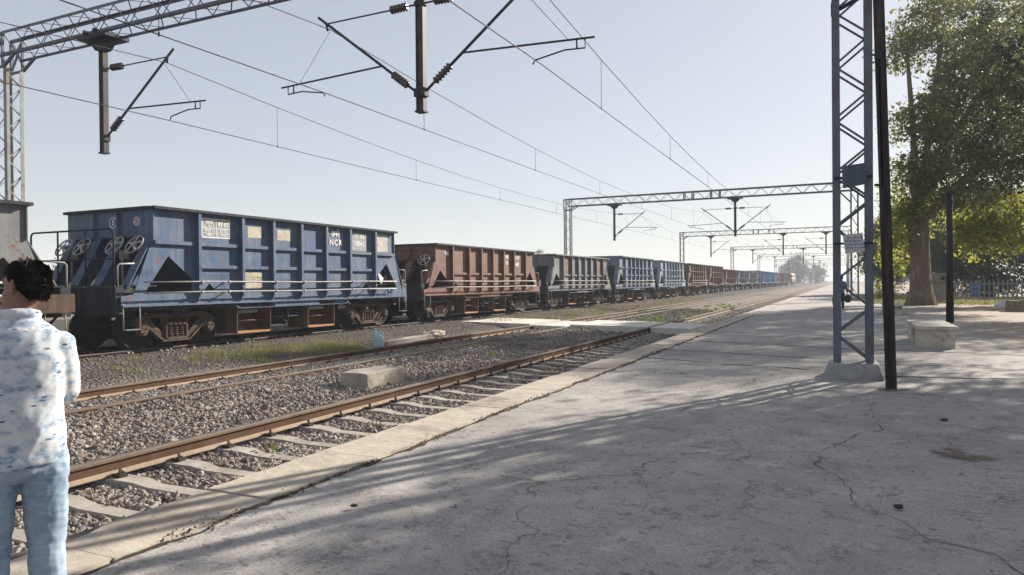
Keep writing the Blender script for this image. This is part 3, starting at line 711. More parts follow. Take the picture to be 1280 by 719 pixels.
def pipe_mb(z):
    mb = MB(); x = HW + .20; mb.tube([(x, -5.45, z), (x, -3.6, z + .01), (x, 0, z - .012), (x, 3.2, z + .006), (x, 4.95, z)], .022, 8)
    for y in (-3.78, -2.9, -1.15, .03, 2.39, 3.3): mb.tube([(x, y-.03, z), (x, y+.03, z)], .04, 8); mb.box((HW-.01, y+.03, z-.015), (x+.005, y+.055, z+.015))
    return mb
ME['pipe'] = pipe_mb(1.67).mesh('pipe', MT['pipe']); ME['pipe2'] = pipe_mb(1.41).mesh('pipe', MT['pipe'])
ME['under'] = underframe_mb().mesh('underframe', MT['frame_dark'])
def lever_mb(y):
    mb = MB(); mb.ring((HW+.27, y, 1.55), (1,.15,0), .17, .014, 24, 6); mb.tube([(HW+.1,y,1.55), (HW+.27,y,1.55)], .025, 8)
    for k in range(3): a = k*2.09; mb.beam((HW+.27,y,1.55), (HW+.27, y+.17*math.cos(a), 1.55+.17*math.sin(a)), .025)
    return mb

def text_mesh(name, body, size, m, spacing=1.0, depth=.002):
    cu = bpy.data.curves.new('tmp', 'FONT'); cu.body = body; cu.size = size; cu.align_x = 'CENTER'; cu.align_y = 'CENTER'; cu.extrude = depth; cu.space_character = spacing; cu.resolution_u = 3; cu.offset = size*.022
    o = bpy.data.objects.new('tmp', cu); COL.objects.link(o); bpy.context.view_layer.update()
    me = bpy.data.meshes.new_from_object(o.evaluated_get(bpy.context.evaluated_depsgraph_get()))
    bpy.data.objects.remove(o); bpy.data.curves.remove(cu); me.name = name; me.materials.clear(); me.materials.append(m); return me
SIDE = (math.pi/2, 0, math.pi/2)         # lettering on the platform side
def side_text(parent, name, body, y, z, size, m, x=HW + .012, spacing=1.0):
    return link(name, text_mesh(name, body, size, m, spacing), parent, (x, y, z), SIDE)
def side_panel(parent, y0, y1, z0, z1, m, name='marking_panel', d=.004):
    mb = MB(); rr_ = random.Random(int(y0*100 + 999)); k = 7; pts = []
    for a, b in (((y0,z0),(y1,z0)), ((y1,z0),(y1,z1)), ((y1,z1),(y0,z1)), ((y0,z1),(y0,z0))):
        for i in range(k): pts.append((a[0] + (b[0]-a[0])*i/k + rr_.uniform(-.012, .012), a[1] + (b[1]-a[1])*i/k + rr_.uniform(-.012, .012)))
    mb.plate(pts, [], 'x', HW + .001, HW + .001 + d); return mb.build(name, m, parent)
def frame_lines(parent, y0, y1, z0, z1, m, splits=()):
    mb = MB(); w = .012; x0, x1 = HW + .006, HW + .010
    for z in (z0, z1): mb.box((x0, y0, z-w), (x1, y1, z+w))
    for y in (y0, y1): mb.box((x0, y-w, z0+w), (x1, y+w, z1-w))
    for a in splits: mb.box((x0+.001, *a[0]), (x1+.001, *a[1]))
    return mb.build('panel_border', m, parent)

HOP = {}
def hopper(kind, paint):
    if kind not in HOP:
        zt, led = {'tall': (3.51, (2.65, 2.07)), 'low': (3.22, (2.0,)), 'mid': (3.30, (2.1,))}[kind]
        HOP[kind] = (hopper_mesh(zt, led).mesh('hopper', MT['rust']), rim_mb(zt).mesh('top_rim', MT['rust']), zt)
    return HOP[kind]
def paint_slot(o, m):
    o.material_slots[0].link = 'OBJECT'; o.material_slots[0].material = m
GROUP = 'hopper wagons of the freight train'
def wagon(k, kind, paint, label, detail, frame=None):
    y = 16.9 + 13.05*(k-1)
    t = thing('hopper_wagon', (TC3, y, H3), label, 'freight wagon', GROUP)
    hm, rm, zt = hopper(kind, paint)
    h = link('hopper', hm, t); paint_slot(h, MT[paint])
    r_ = link('top_rim', rm, t); paint_slot(r_, MT['frame_dark'] if detail > 1 else MT[paint])
    u = link('underframe', ME['under'], t); paint_slot(u, MT[frame or 'frame_dark'])
    if detail == 0:
        for s in (-4.05, 4.05): link('bogie', FAR_BOGIE, t, (0, s, 0))
        return t, zt
    for s in (-4.05, 4.05): bogie(t, s, detail > 1)
    for y0, y1 in ((-2.32, -1.06), (.55, 1.82)):
        for sx in ((1, -1) if detail > 1 else (1,)): chute_mb(y0, y1, sx).build('discharge_chute', [MT['chute_dark'], MT['chute'], MT['pipe']], t)
    for s in (-1, 1): coupler_mb(s).build('coupler', MT['dark'], t); step_mb(s).build('step', MT['pipe'], t)
    link('pipe', ME['pipe'], t); link('pipe', ME['pipe2'], t)
    if detail > 1:
        guard_rail_mb(-1).build('guard_rail', MT['frame_dark'], t); handhold_mb(-1).build('handhold', MT['pipe'], t); handhold_mb(1).build('handhold', MT['pipe'], t)
    return t, zt

MW, MP, MY = MT['mark_white'], MT['mark_panel'], MT['mark_yellow']
# wagon 0: only its end is in the picture, at the edge of the frame
w, zt = wagon(0, 'mid', 'grey', 'scabby pale grey hopper wagon cut off behind the man, ahead of the blue one', 2)
mb = MB(); mb.box((HW+.051, -6.02, 1.02), (HW+.066, 6.02, 1.42)); mb.build('side_sill', MT['chute_dark'], w)
# wagon 1: the blue one
w, zt = wagon(1, 'tall', 'blue', 'blue hopper wagon with NCR lettering and four brake handwheels', 2, 'frame_dark')
for x in (-1.33, -.62, .62, 1.33): link('handwheel', ME['handwheel'], w, (x, -5.37, 2.58))
p = side_panel(w, -3.62, -2.66, 2.83, 3.36, MP)
frame_lines(p, -3.60, -2.68, 2.85, 3.34, MW, (((-3.58, 3.085), (-2.70, 3.10)), ((-3.145, 2.87), (-3.13, 3.32)), ((-3.58, 2.955), (-2.70, 2.965))))
side_text(p, 'lettering', 'वापी', -3.37, 3.24, .15, MW); side_text(p, 'lettering', 'से', -3.37, 3.14, .08, MW); side_text(p, 'lettering', '87·87', -2.91, 3.21, .155, MW)
side_text(p, 'lettering', 'लदान 11', -3.36, 3.025, .10, MW); side_text(p, 'lettering', 'तिथि', -3.38, 2.905, .085, MW); side_text(p, 'lettering', '22·73', -2.91, 3.025, .10, MW); side_text(p, 'lettering', '10·02', -2.91, 2.91, .085, MW)
side_panel(w, -2.03, -1.52, 2.92, 3.23, MY); side_panel(w, -.88, -.34, 2.90, 3.21, MY); side_panel(w, -2.24, -1.50, 1.50, 1.94, MT['palepanel'] if False else MY)
side_text(w, 'lettering', 'उमरे', 1.74, 3.235, .27, MW); side_text(w, 'lettering', 'NCR', 1.76, 2.95, .27, MW, spacing=1.25)
side_panel(w, 2.52, 3.42, 2.73, 3.34, MP)
side_text(w, 'lettering', '70182', 3.0, 3.22, .21, MW, spacing=1.1); side_text(w, 'lettering', '10041', 3.0, 2.955, .24, MW)
side_panel(w, 3.86, 4.7, 2.74, 3.36, MT['palepanel']); side_text(w, 'lettering', '175', 4.2, 2.98, .2, MW)
mb = MB()
for x0, r_ in ((.17, .135), (1.04, .10)):
    mb.ring((x0, -HL-.008, 3.17), (0,1,0), r_, .012, 28, 6)
mb.ring((1.04, -HL-.008, 3.17), (0,1,0), .045, .010, 20, 6)
mb.build('emblem', MW, w); link('lettering', text_mesh('lettering', '5', .2, MW), w, (.17, -HL-.008, 3.17), (math.pi/2, 0, 0))
lever_mb(5.32).build('door_wheel', MT['pipe'], w)
# wagon 2: rusty brown
w, zt = wagon(2, 'low', 'rust', 'rust brown hopper wagon just behind the blue wagon', 2)
link('handwheel', ME['handwheel'], w, (1.25, -5.37, 2.55))
side_text(w, 'lettering', 'NR', 1.75, 2.86, .26, MW); side_text(w, 'lettering', 'ER', 1.75, 2.56, .24, MW); side_panel(w, 2.6, 3.3, 2.42, 2.98, MT['palepanel']) if False else None
side_text(w, 'lettering', '3199', 2.95, 2.84, .26, MW); side_text(w, 'lettering', '400', 2.95, 2.5, .28, MW); side_text(w, 'lettering', 'NR', -4.1, 2.84, .26, MW)
lever_mb(5.32).build('door_wheel', MT['pipe'], w)
# wagon 3: pale grey with two rusty panels
w, zt = wagon(3, 'low', 'grey', 'pale grey hopper wagon with two rust red panels on its side', 1)
for a, b in ((-3.7, -2.4), (2.47, 3.72)):
    side_panel(w, a, b, 2.08, 3.12, MT['rust'], 'rusty_panel')
mb = MB(); mb.plate([(2.9, 1.5), (3.3, 1.5), (3.1, 1.75)], [], 'x', HW+.001, HW+.004); 
spec = [('tall','greyblue','grey blue hopper wagon fourth along, just past the one with rust red panels'), ('tall','whiteblue','bleached blue white hopper wagon before the row of brown ones'), ('tall','rust','first brown hopper wagon past the bleached blue white one'),
        ('tall','rust','second brown hopper wagon past the bleached blue white one'), ('low','rust','low brown hopper wagon, third of the brown row'), ('low','greyblue','grey blue hopper wagon right after the brown row'), ('low','grey','pale grey hopper wagon far down the train after the brown row'),
        ('tall','greyblue','far grey blue hopper wagon just before the two deep blue ones'), ('tall','deepblue','first of two deep blue hopper wagons far down the train'), ('tall','deepblue','second of two deep blue hopper wagons far down the train'), ('tall','whiteblue','bleached hopper wagon just past the two deep blue ones'),
        ('tall','rust','far brown hopper wagon third from the locomotive'), ('tall','grey','far pale grey hopper wagon second from the locomotive'), ('tall','rust','brown hopper wagon coupled next to the locomotive')]
for i, (kd, pt, lb) in enumerate(spec):
    w, zt = wagon(4 + i, kd, pt, lb, 1 if i < 3 else 0)
# ------------------------------------------------------------------ locomotive at the head
def locomotive():
    MT['loco_red'] = m_paint('loco_red', (.22,.09,.075), (.2,.09,.08), amt=.1, dusty=.3); MT['loco_cream'] = m_paint('loco_cream', (.5,.46,.38), (.45,.41,.35), amt=.1, dusty=.3)
    MT['glass'] = m_speck('dark_cab_glass', (.02,.025,.03), (.03,.035,.04), 3, .12, 0, spec=.6)
    t = thing('locomotive', (TC3, 16.9 + 13.05*17 + 10.2, H3), 'red and cream locomotive at the far head of the freight train', 'locomotive')
    mb = MB(); hw = 1.5
    for z0, z1, mi in ((1.1,2.0,0), (2.0,2.5,1), (2.5,3.45,0)):
        rings = [[(-hw*s, y, z0), (hw*s, y, z0), (hw*s, y, z1), (-hw*s, y, z1)] for y, s in ((-8.6,.82), (-8.2,1), (8.2,1), (8.6,.82))]
        mb.loft(rings, mi, sm=False)
    mb.loft([[(-1.4,y,3.45), (1.4,y,3.45), (1.1,y,3.8), (-1.1,y,3.8)] for y in (-8.1, 8.1)], 0, sm=False)
    mb.build('body', [MT['loco_red'], MT['loco_cream']], t)
    for s in (-1, 1):
        for x in (-.62, .62): mb = MB(); mb.box((x-.42, min(s*8.41, s*8.66), 2.6), (x+.42, max(s*8.41, s*8.66), 3.3)); mb.build('window', MT['glass'], t)
        mb = MB(); mb.box((1.495, s*7.2-.4, 2.6), (1.512, s*7.2+.4, 3.25)); mb.build('window', MT['glass'], t)
        b = link('bogie', FAR_BOGIE, t, (0, s*5.2, 0)); link('bogie', FAR_BOGIE, t, (0, s*3.2, 0))
    mb = MB(); mb.box((-1.3,-8.5,.7), (1.3,8.5,1.095)); mb.build('underframe', MT['dark'], t)
    mb = MB(); y0 = -4.8; mb.tube([(-.5,y0,3.82), (-.45,y0+1.3,4.6), (-.45,y0,5.4)], .04, 6); mb.tube([(.5,y0,3.82), (.45,y0+1.3,4.6), (.45,y0,5.4)], .04, 6); mb.tube([(-.9,y0,5.42), (.9,y0,5.42)], .04, 6); mb.box((-.7,y0-.3,3.78), (.7,y0+.3,3.9)); mb.build('pantograph', MT['steel_dark'], t)
locomotive()
# ------------------------------------------------------------------ overhead line portals
def lattice_col(mb, cx, cy, z0, z1, w, d, post=.11, bar=.035, pitch=.44):
    for i, j in ((-1,-1), (1,-1), (1,1), (-1,1)):
        x, y = cx + i*(w-post)/2, cy + j*(d-post)/2
        # angle section: two thin legs
        mb.box((x-post/2, y-.008 + j*post/2, z0), (x+post/2, y+.008 + j*post/2, z1)); mb.box((x-.008 + i*post/2, y-post/2+.0085, z0+.001), (x+.008 + i*post/2, y+post/2-.0085, z1-.001))
    n = int((z1-z0)/pitch)
    for k in range(n):
        a, b = z0 + k*pitch + .05, z0 + (k+1)*pitch
        s = 1 if k % 2 else -1
        for j in (-1, 1):
            y = cy + j*(d/2 - .03); mb.beam((cx - s*(w/2-.05), y, a), (cx + s*(w/2-.05), y, b), bar, .008, (0,1,0))
            x = cx + j*(w/2 - .03); mb.beam((x, cy - s*(d/2-.05), a), (x, cy + s*(d/2-.05), b), .008, bar, (0,1,0))
def lattice_beam(x0, x1, cy, z0, z1, d, ch=.085, pitch=.62):
    mb = MB()
    for j in (-1, 1):
        for z in (z0, z1):
            y = cy + j*(d/2); mb.box((x0, y-ch/2, z-.008 + (ch/2 if z == z1 else -ch/2)), (x1, y+ch/2, z+.008 + (ch/2 if z == z1 else -ch/2))); mb.box((x0+.002, y-.008 + j*ch/2, z-ch/2+.009), (x1-.002, y+.008 + j*ch/2, z+ch/2-.009))
    n = int((x1-x0)/pitch); p = (x1-x0)/n
    for k in range(n):
        a, b = x0 + k*p, x0 + (k+1)*p; s = k % 2
        for j in (-1, 1):
            y = cy + j*(d/2 - .02); mb.beam((a, y, z0 if s else z1), (b, y, z1 if s else z0), .03, .008, (0,1,0))
        for z in (z0, z1): mb.beam((a, cy - d/2, z) if s else (a, cy + d/2, z), (b, cy + d/2, z) if s else (b, cy - d/2, z), .008, .03, (0,1,0))
    for px in (.44, .47, .535, .565):
        x = x0 + (x1-x0)*px
        for j in (-1, 1): mb.box((x-.05, cy + j*(d/2+ch/2) - .006 + j*.016, z0-ch/2), (x+.05, cy + j*(d/2+ch/2) + .006 + j*.016, z1+ch/2))
    return mb
def insulator(p, q, n=7, r=.085):
    mb = MB(); p = Vector(p); q = Vector(q); pts = []; rs = []
    for k in range(n*2+1):
        pts.append(p.lerp(q, k/(n*2))); rs.append(r if k % 2 else r*.55)
    mb.tube(pts, rs, 12); return mb
def cantilever(root, s, x, y, zo=0., side=1):
    """bracket arm, stay, registration tube and steady arm reaching to side s of a drop mast"""
    def P(a, z, dy=0): return (x + s*a, y + dy, z + zo)
    b0, b1 = (.10, 5.72), (2.78, 7.78); u = lambda t: (b0[0] + (b1[0]-b0[0])*t, b0[1] + (b1[1]-b0[1])*t)
    mb = MB(); mb.tube([P(*u(.0)), P(*u(.09))], .03, 8); mb.tube([P(*u(.235)), P(*u(1))], .032, 8)
    st0, st1 = (.10, 7.62), (2.56, 7.60); mb.tube([P(*st0), P(.34, 7.62)], .022, 8); mb.tube([P(.78, 7.61), P(*st1)], .018, 8)
    r0 = u(.34); mb.tube([P(*r0), P(3.92, 6.30)], .022, 8)
    mb.tube([P(3.55, 6.29), P(3.55, 6.13)], .018, 6); mb.tube([P(3.72, 6.29), P(3.72, 6.12), P(3.3, 6.14), P(2.66, 6.03), P(2.62, 5.95)], .016, 6)
    mb.tube([P(*st1), P(2.52, 7.44)], .028, 6); mb.tube([P(2.45, 7.42), P(3.4, 6.3)], .006, 4)
    mb.box((x + s*.08 - .06, y-.09, 5.62+zo), (x + s*.08 + .06, y+.09, 5.80+zo)); mb.box((x + s*.08 - .05, y-.07, 7.57+zo), (x + s*.08 + .05, y+.07, 7.67+zo))
    o = mb.build('cantilever', MT['steel_dark'], root)
    insulator(P(*u(.09)), P(*u(.235)), 6, .095).build('insulator', MT['insul'], root); insulator(P(.34, 7.62), P(.78, 7.61), 6, .095).build('insulator', MT['insul'], root)
    return o
XL = -23.0
MT['footing'] = m_speck('grey_footing_concrete', (.27,.27,.27), (.34,.33,.32), 3, .95, .6, .015, c3=(.17,.165,.16))
MT['mast'] = m_speck('grey_mast_paint', (.045,.044,.047), (.085,.08,.08), 4, .6, .1, .003, c3=(.11,.075,.06))
def portal(y, xr, drops, label, detail, zb=8.55, zt=9.18):
    t = thing('portal_frame', (0, y, 0), label, 'overhead line gantry', 'lattice portals carrying the overhead wires')
    d = .5
    for x, nm, z1 in ((XL, 'leg', zb-.35), (xr, 'leg', zb-.05)):
        mb = MB(); lattice_col(mb, x, 0, .24 if x > -5 else -.3, z1, .58 if x > -5 else .66, d, pitch=.44 if detail else .9); lg = mb.build('leg', MT['steel'] if x > -5 else MT['steel_pale'], t)
        z0 = .25 if x > -5 else -.25
        mb = MB(); w0, w1 = .47, .38
        if detail and x > -5:
            mb.loft([[(x-w, -w*.95, z), (x+w, -w*.95, z), (x+w, w*.95, z), (x-w, w*.95, z)] for w, z in ((.45,-.1), (.44,.02), (.38,.20), (.35,.25))], sm=False)
            b = bevelled(mb, 'footing', MT['footing'], .03, 2, lg, rough=.012)
        else:
            mb.box((x-.45, -.45, z0-.4), (x+.45, .45, z0)); mb.build('footing', MT['concrete_block'], lg)
    mb = lattice_beam(XL+.25, xr+.1, 0, zb, zt, d+.06); mb.build('beam', MT['steel'], t)
    for j in (-1, 1):                                    # corner bracing over the left leg
        yy = j*(d/2+.03); mb = MB()
        mb.beam((XL-.3, yy, zt), (XL+.3, yy, zt), .08); mb.beam((XL-.3, yy, zb-.4), (XL-.3, yy, zt), .08); mb.beam((XL-.3, yy, zt), (XL+.35, yy, zb-.25), .06); mb.beam((XL+.3, yy, zb-.35), (XL+.9, yy, zb), .07); mb.beam((XL+.3, yy, zb-.35), (XL-.3, yy, zb-.35), .06); mb.beam((XL+.25, yy, zb-.35), (XL+.25, yy, zt), .06); mb.beam((XL-.3, yy, zb-.3), (XL+.3, yy, zt), .05)
        mb.build('corner_brace', MT['steel'], t); mb = MB(); mb.beam((xr-.28, yy, zb-.9), (xr-1.1, yy, zb), .07); mb.build('corner_brace', MT['steel'], t)
    for x, sides in drops:
        mb = MB(); w = .08
        mb.box((x-w, -.012, 5.32), (x+w, .012, zb-.045)); mb.box((x-w-.012, -.075, 5.32), (x-w, .075, zb-.045)); mb.box((x+w, -.075, 5.32), (x+w+.012, .075, zb-.045))
        dm = mb.build('drop_mast', MT['mast'] if detail else MT['steel_dark'], t)
        mb = MB(); mb.box((x-.6, -.36, zb-.16), (x+.6, .36, zb-.055)); mb.plate([(x-.42, zb-.16), (x+.42, zb-.16), (x+.16, zb-.42), (x-.16, zb-.42)], [], 'y', -.13, .13); mb.box((x-.25, -.42, zb-.055), (x-.15, .42, zb+.05)); mb.box((x+.15, -.42, zb-.055), (x+.25, .42, zb+.05)); mb.build('mounting_bracket', MT['steel_dark'], dm)
        mb = MB(); mb.box((x-.11,-.10,5.28), (x+.11,.10,5.319)); mb.build('foot_plate', MT['steel_dark'], dm)
        for s in sides: cantilever(dm, s, x, 0)
    return t
D3, D2 = -18.6, -8.24
portal(13.0, .11, ((D3, (1,)), (D2, (-1, 1))), 'nearest lattice portal, its blue grey right leg on a concrete footing on the platform', 1)
portal(61., .65, ((D3, (1,)), (D2, (-1, 1))), 'second lattice portal, complete across the picture above the third and fourth wagons', 0)
portal(111., .6, ((D3, (1,)), (D2, (-1,)), (-2.5, (-1,))), 'third lattice portal, the one with three drop masts', 0)
for k, y in enumerate((165, 219, 273, 327, 381)):
    portal(y, .6, ((D3, (1,)), (D2, (-1,))), ['fourth lattice portal, first beyond the one with three drop masts', 'fifth lattice portal, second beyond the one with three drop masts', 'sixth lattice portal, faint over the far wagons', 'seventh lattice portal, very faint near the locomotive', 'farthest and faintest lattice portal beyond the locomotive'][k], 0)

# ------------------------------------------------------------------ wires
SUP = [-41, 13.0, 61, 111, 165, 219, 273, 327, 381]
def wires(xc, names, ym=440):
    st = [xc + (.12 if k % 2 else -.12) for k in range(len(SUP))]
    if xc > -7: st[1] = -5.46; st[2] = -5.9
    m = []; c = []
    for i in range(len(SUP)-1):
        a, b = SUP[i], SUP[i+1]
        for k in range(12):
            t = k/12; y = a + (b-a)*t; x = st[i] + (st[i+1]-st[i])*t; sag = 4*t*(1-t)
            m.append((x, y, 7.45 - .95*sag)); c.append((x, y, 5.95 - .05*sag))
    mb = MB(); mb.tube(c, .0115, 5); tag(mb.build('contact_wire', MT['wire']), names[0], 'overhead wire')
    mb = MB(); mb.tube(m, .0105, 5); o = tag(mb.build('messenger_wire', MT['wire']), names[1], 'overhead wire')
    for i in range(len(SUP)-3):
        a, b = SUP[i], SUP[i+1]
        for k in range(6):
            t = (k+.5)/6; y = a + (b-a)*t
            if y < -12: continue
            x = st[i] + (st[i+1]-st[i])*t; sag = 4*t*(1-t)
            mb = MB(); mb.tube([(x, y, 5.95-.05*sag), (x, y, 7.45-.95*sag)], .0065, 4); mb.tube([(x, y, 5.92-.05*sag), (x, y, 6.0-.05*sag)], .015, 5); mb.build('dropper', MT['wire'], o)
wires(-5.6, ('lower of the two overhead wires over the track nearest the platform', 'upper sagging overhead wire over the track nearest the platform'))
wires(-10.8, ('lower of the two overhead wires over the middle track', 'upper sagging overhead wire over the middle track'))
wires(-16.2, ('lower of the two overhead wires over the freight wagons', 'upper sagging overhead wire over the freight wagons'))

# ------------------------------------------------------------------ boards hung on the near leg
def board(label, mt, pts, lines):
    """a thin sheet tied to the lattice: pts are its four corners in the leg's plane"""
    t = thing('sign_board', (0, 0, 0), label, 'sign board')
    mb = MB(); mb.plate(pts, [], 'y', 12.655, 12.668); mb.build('sheet', MT[mt], t)
    mb = MB(); (x0, z0), (x1, z1) = pts[3], pts[2]
    mb.beam((-.16, 12.69, (z0+z1)/2 + .15), (.40, 12.69, (z0+z1)/2 + .15), .035); mb.build('fixing_bar', MT['steel_dark'], t)
    if lines:
        mb = MB(); r_ = random.Random(2)
        for k in range(4):
            z = pts[0][1] - .05 - k*.055; x = -.0 + r_.uniform(0, .02)
            while x < .24:
                w_ = r_.uniform(.015, .05); mb.box((x, 12.651, z-.008), (x+w_, 12.6545, z+.008)); x += w_ + r_.uniform(.01, .02)
        mb.build('faded_writing', MT['steel'], t)
MT['board_dark'] = m_paint('weathered_board', (.07,.09,.12), (.10,.12,.14), amt=.2, dusty=.3); MT['board_pale'] = m_paint('faded_white_board', (.50,.50,.52), (.40,.40,.43), amt=.2, dusty=.3, scale=3)
board('dark weathered board, upper of two tied to the near lattice leg', 'board_dark', [(-.05,3.44), (.30,3.47), (.315,3.13), (-.03,3.08)], False)
board('pale faded board with unreadable lines, lower of two tied to the near lattice leg', 'board_pale', [(-.04,2.33), (.25,2.35), (.285,2.06), (.0,2.02)], True)

# ------------------------------------------------------------------ poles on the platform
t = thing('rail_post', (.60, 11.84, 0), 'tall black rust flaked post leaning beside the near lattice leg', 'post')
mb = MB(); h = 7.2; lean = -.14/5.74*h
prof = [(-.075,-.07), (.075,-.07), (.075,-.045), (.018,-.03), (.018,.03), (.055,.045), (.055,.075), (-.055,.075), (-.055,.045), (-.018,.03), (-.018,-.03), (-.075,-.045)]
mb.loft([[(x + lean*z/h, y, z) for x, y in prof] for z in (-.15, 2, 4, h)], sm=False); mb.build('post', MT['pole'], t)
mb = MB(); mb.tube([(-.76, 1.16, 6.06), (-.15, .15, 5.98), (-.08, 0, 5.97)], .035, 8); mb.box((-.80,1.10,6.0), (-.72,1.2,6.2)); mb.build('bracket', MT['steel_dark'], t)
mb = MB(); mb.box((-.2, -.1, 4.85), (-.1, -.06, 4.95)); mb.tube([(-.12,0,4.9),(-.24,-.08,4.93)], .015, 6); mb.tube([(-.1,0,3.0),(-.2,-.06,3.0)], .02, 6); mb.beam((-.1,-.06,2.95), (-.14,-.06,4.88), .02); mb.build('clamp', MT['steel_dark'], t)
patch('dirt_patch', (.62,11.80), .30, .32, 8, 'patch', 'dark soil around the foot of the black post', .006)
t = thing('pole', (3.48, 30.55, 0), 'short dark pole behind the end of the whitewashed bench', 'post')
mb = MB(); mb.tube([(0,0,-.1), (.01,0,2), (.0,0,4.75)], [.13, .115, .10], 12); mb.build('shaft', MT['pole'], t)
mb = MB(); mb.tube([(0,0,4.74), (0,0,4.8)], .12, 12); mb.build('cap', MT['steel_dark'], t)

# ------------------------------------------------------------------ benches and masonry on the platform
def bench(loc, w, l, h, label):
    t = thing('bench', loc, label, 'bench', 'masonry benches on the platform')
    mb = MB(); mb.box((-w/2, 0, -.05), (w/2, .95, h-.085)); bevelled(mb, 'front_pier', MT['whitewash'], .012, 2, t, rough=.012)
    mb = MB(); mb.box((-w/2-.02, 1.5, -.05), (w/2-.06, l, h-.085)); bevelled(mb, 'rear_pier', MT['whitewash'], .012, 2, t, rough=.012)
    mb = MB(); mb.box((-w/2-.06, -.06, h-.083), (w/2+.07, l+.05, h)); bevelled(mb, 'seat', MT['whitewash'], .012, 2, t, rough=.008)
bench((1.92, 19.1, 0), .74, 2.9, .50, 'whitewashed masonry bench with a slab seat, beside the short dark pole')
bench((1.95, 36.2, 0), .7, 2.2, .48, 'far low masonry bench half hidden behind the black post')
mb = MB(); mb.box((7.2, 41.7, -.05), (8.6, 42.4, .52)); o = bevelled(mb, 'stone_block', MT['dirt'], .05, 3, rough=.03); tag(o, 'brown stone block at the right edge of the picture under the trees', 'block')
mb = MB(); mb.box((-8.36, 10.33, -.5), (-7.74, 11.52, -.01)); o = bevelled(mb, 'concrete_block', MT['concrete_block'], .007, 1, rough=.02); tag(o, 'square concrete foundation block in the ballast between the first two tracks', 'block')
mb = MB(); mb.box((-.13, -1.25, -.1), (.13, 1.25, .05)); o = bevelled(mb, 'concrete_slab', MT['kerb'], .015, 2, rough=.012); o.location = (-12.62, 19.1, -.165); o.rotation_euler = (.03, .05, -.06); tag(o, 'long pale concrete slab lying behind the middle track near the plastic can', 'slab')
# small weathered stone at the slab's far end
bm = bmesh.new(); bmesh.ops.create_icosphere(bm, subdivisions=3, radius=1)
for v in bm.verts: v.co = Vector((v.co.x*.24, v.co.y*.42, v.co.z*.13))*(1 + .35*noise.noise(v.co*1.8))
me = bpy.data.meshes.new('rock'); bm.to_mesh(me); bm.free(); me.materials.append(MT['kerb']); tag(link('rock', me, None, (-12.55, 20.6, -.10)), 'grey white lump of stone at the far end of the long slab', 'stone')

# plastic can beside the middle track
MT['can'] = m_speck('cloudy_pale_blue_plastic', (.42,.60,.66), (.62,.68,.68), 4, .45, .1, .003, spec=.5, c3=(.36,.50,.52)); MT['can_cap'] = m_speck('white_plastic_cap', (.7,.72,.72), (.6,.62,.62), 5, .4, 0)
t = thing('plastic_can', (-12.15, 16.75, -.22), 'pale blue plastic can with a moulded handle standing by the middle track', 'plastic can', rz=.5)
mb = MB()
def sq(z, rx, ry, cx=0., n=28, e=.45): return [(cx + rx*math.copysign(abs(math.cos(2*math.pi*k/n))**e, math.cos(2*math.pi*k/n)), ry*math.copysign(abs(math.sin(2*math.pi*k/n))**e, math.sin(2*math.pi*k/n)), z) for k in range(n)]
mb.loft([sq(0,.14,.10), sq(.015,.155,.115), sq(.10,.16,.12), sq(.20,.157,.117), sq(.30,.158,.118), sq(.345,.13,.105,-.02), sq(.40,.085,.075,-.06), sq(.44,.052,.05,-.075,e=.8), sq(.50,.045,.045,-.08,e=1)])
o = mb.build('body', MT['can'], t)
mb = MB(); mb.tube([(-.03,0,.43), (.03,0,.45), (.10,0,.435), (.138,0,.38), (.14,0,.31)], [.026,.026,.027,.027,.03], 10); mb.build('handle', MT['can'], t)
mb = MB(); mb.tube([(-.08,0,.501), (-.08,0,.545)], .05, 14); mb.build('cap', MT['can_cap'], t)

# ------------------------------------------------------------------ fence, drum and pillar under the trees
t = thing('picket_fence', (0, 68, 0), 'white picket fence in the shade beneath the trees', 'fence')
MT['white_paint'] = m_paint('dull_white_paint', (.24,.245,.25), (.18,.185,.19), amt=.3, dusty=.4, scale=2)
mb = MB(); x = 8.3
while x < 17:
    mb.plate([(x-.05,.1), (x+.05,.1), (x+.05,1.45), (x,1.56), (x-.05,1.45)], [], 'y', -.015, .015); x += .31
mb.build('pickets', MT['white_paint'], t)
for z in (.45, 1.2): mb = MB(); mb.box((8.1, .016, z-.05), (17.1, .06, z+.05)); mb.build('rail', MT['white_paint'], t)
for x in (8.15, 11.1, 14.1, 17.05): mb = MB(); mb.box((x-.06, .061, -.3), (x+.06, .18, 1.5)); mb.build('post', MT['white_paint'], t)
MT['drum_blue'] = m_paint('blue_drum_paint', (.06,.13,.28), (.09,.16,.3), amt=.2)
mb = MB(); n = 24
mb.loft([[(r_*math.cos(2*math.pi*k/n), r_*math.sin(2*math.pi*k/n), z) for k in range(n)] for r_, z in ((.28,0), (.30,.02), (.29,.05), (.29,.42), (.305,.44), (.29,.46), (.29,.85), (.305,.87), (.29,.89), (.29,1.2), (.30,1.24), (.27,1.25), (.26,1.22))])
tag(mb.build('drum', MT['drum_blue'], None, (9.35, 66.6, 0)), 'blue drum standing in front of the picket fence', 'drum')
t = thing('water_kiosk', (5.85, 56.3, 0), 'whitewashed masonry water kiosk with a dark band, behind the big trunk', 'kiosk')
mb = MB(); mb.box((-.62,-.4,-.1), (.62,.6,1.25)); bevelled(mb, 'base', MT['white_paint'], .02, 2, t)
mb = MB(); mb.box((-.58,-.35,1.33), (.58,.55,2.0)); bevelled(mb, 'tank', MT['white_paint'], .02, 2, t)
mb = MB(); mb.box((-.64,-.42,1.252), (.64,.62,1.328)); mb.build('band', MT['dirt'], t)
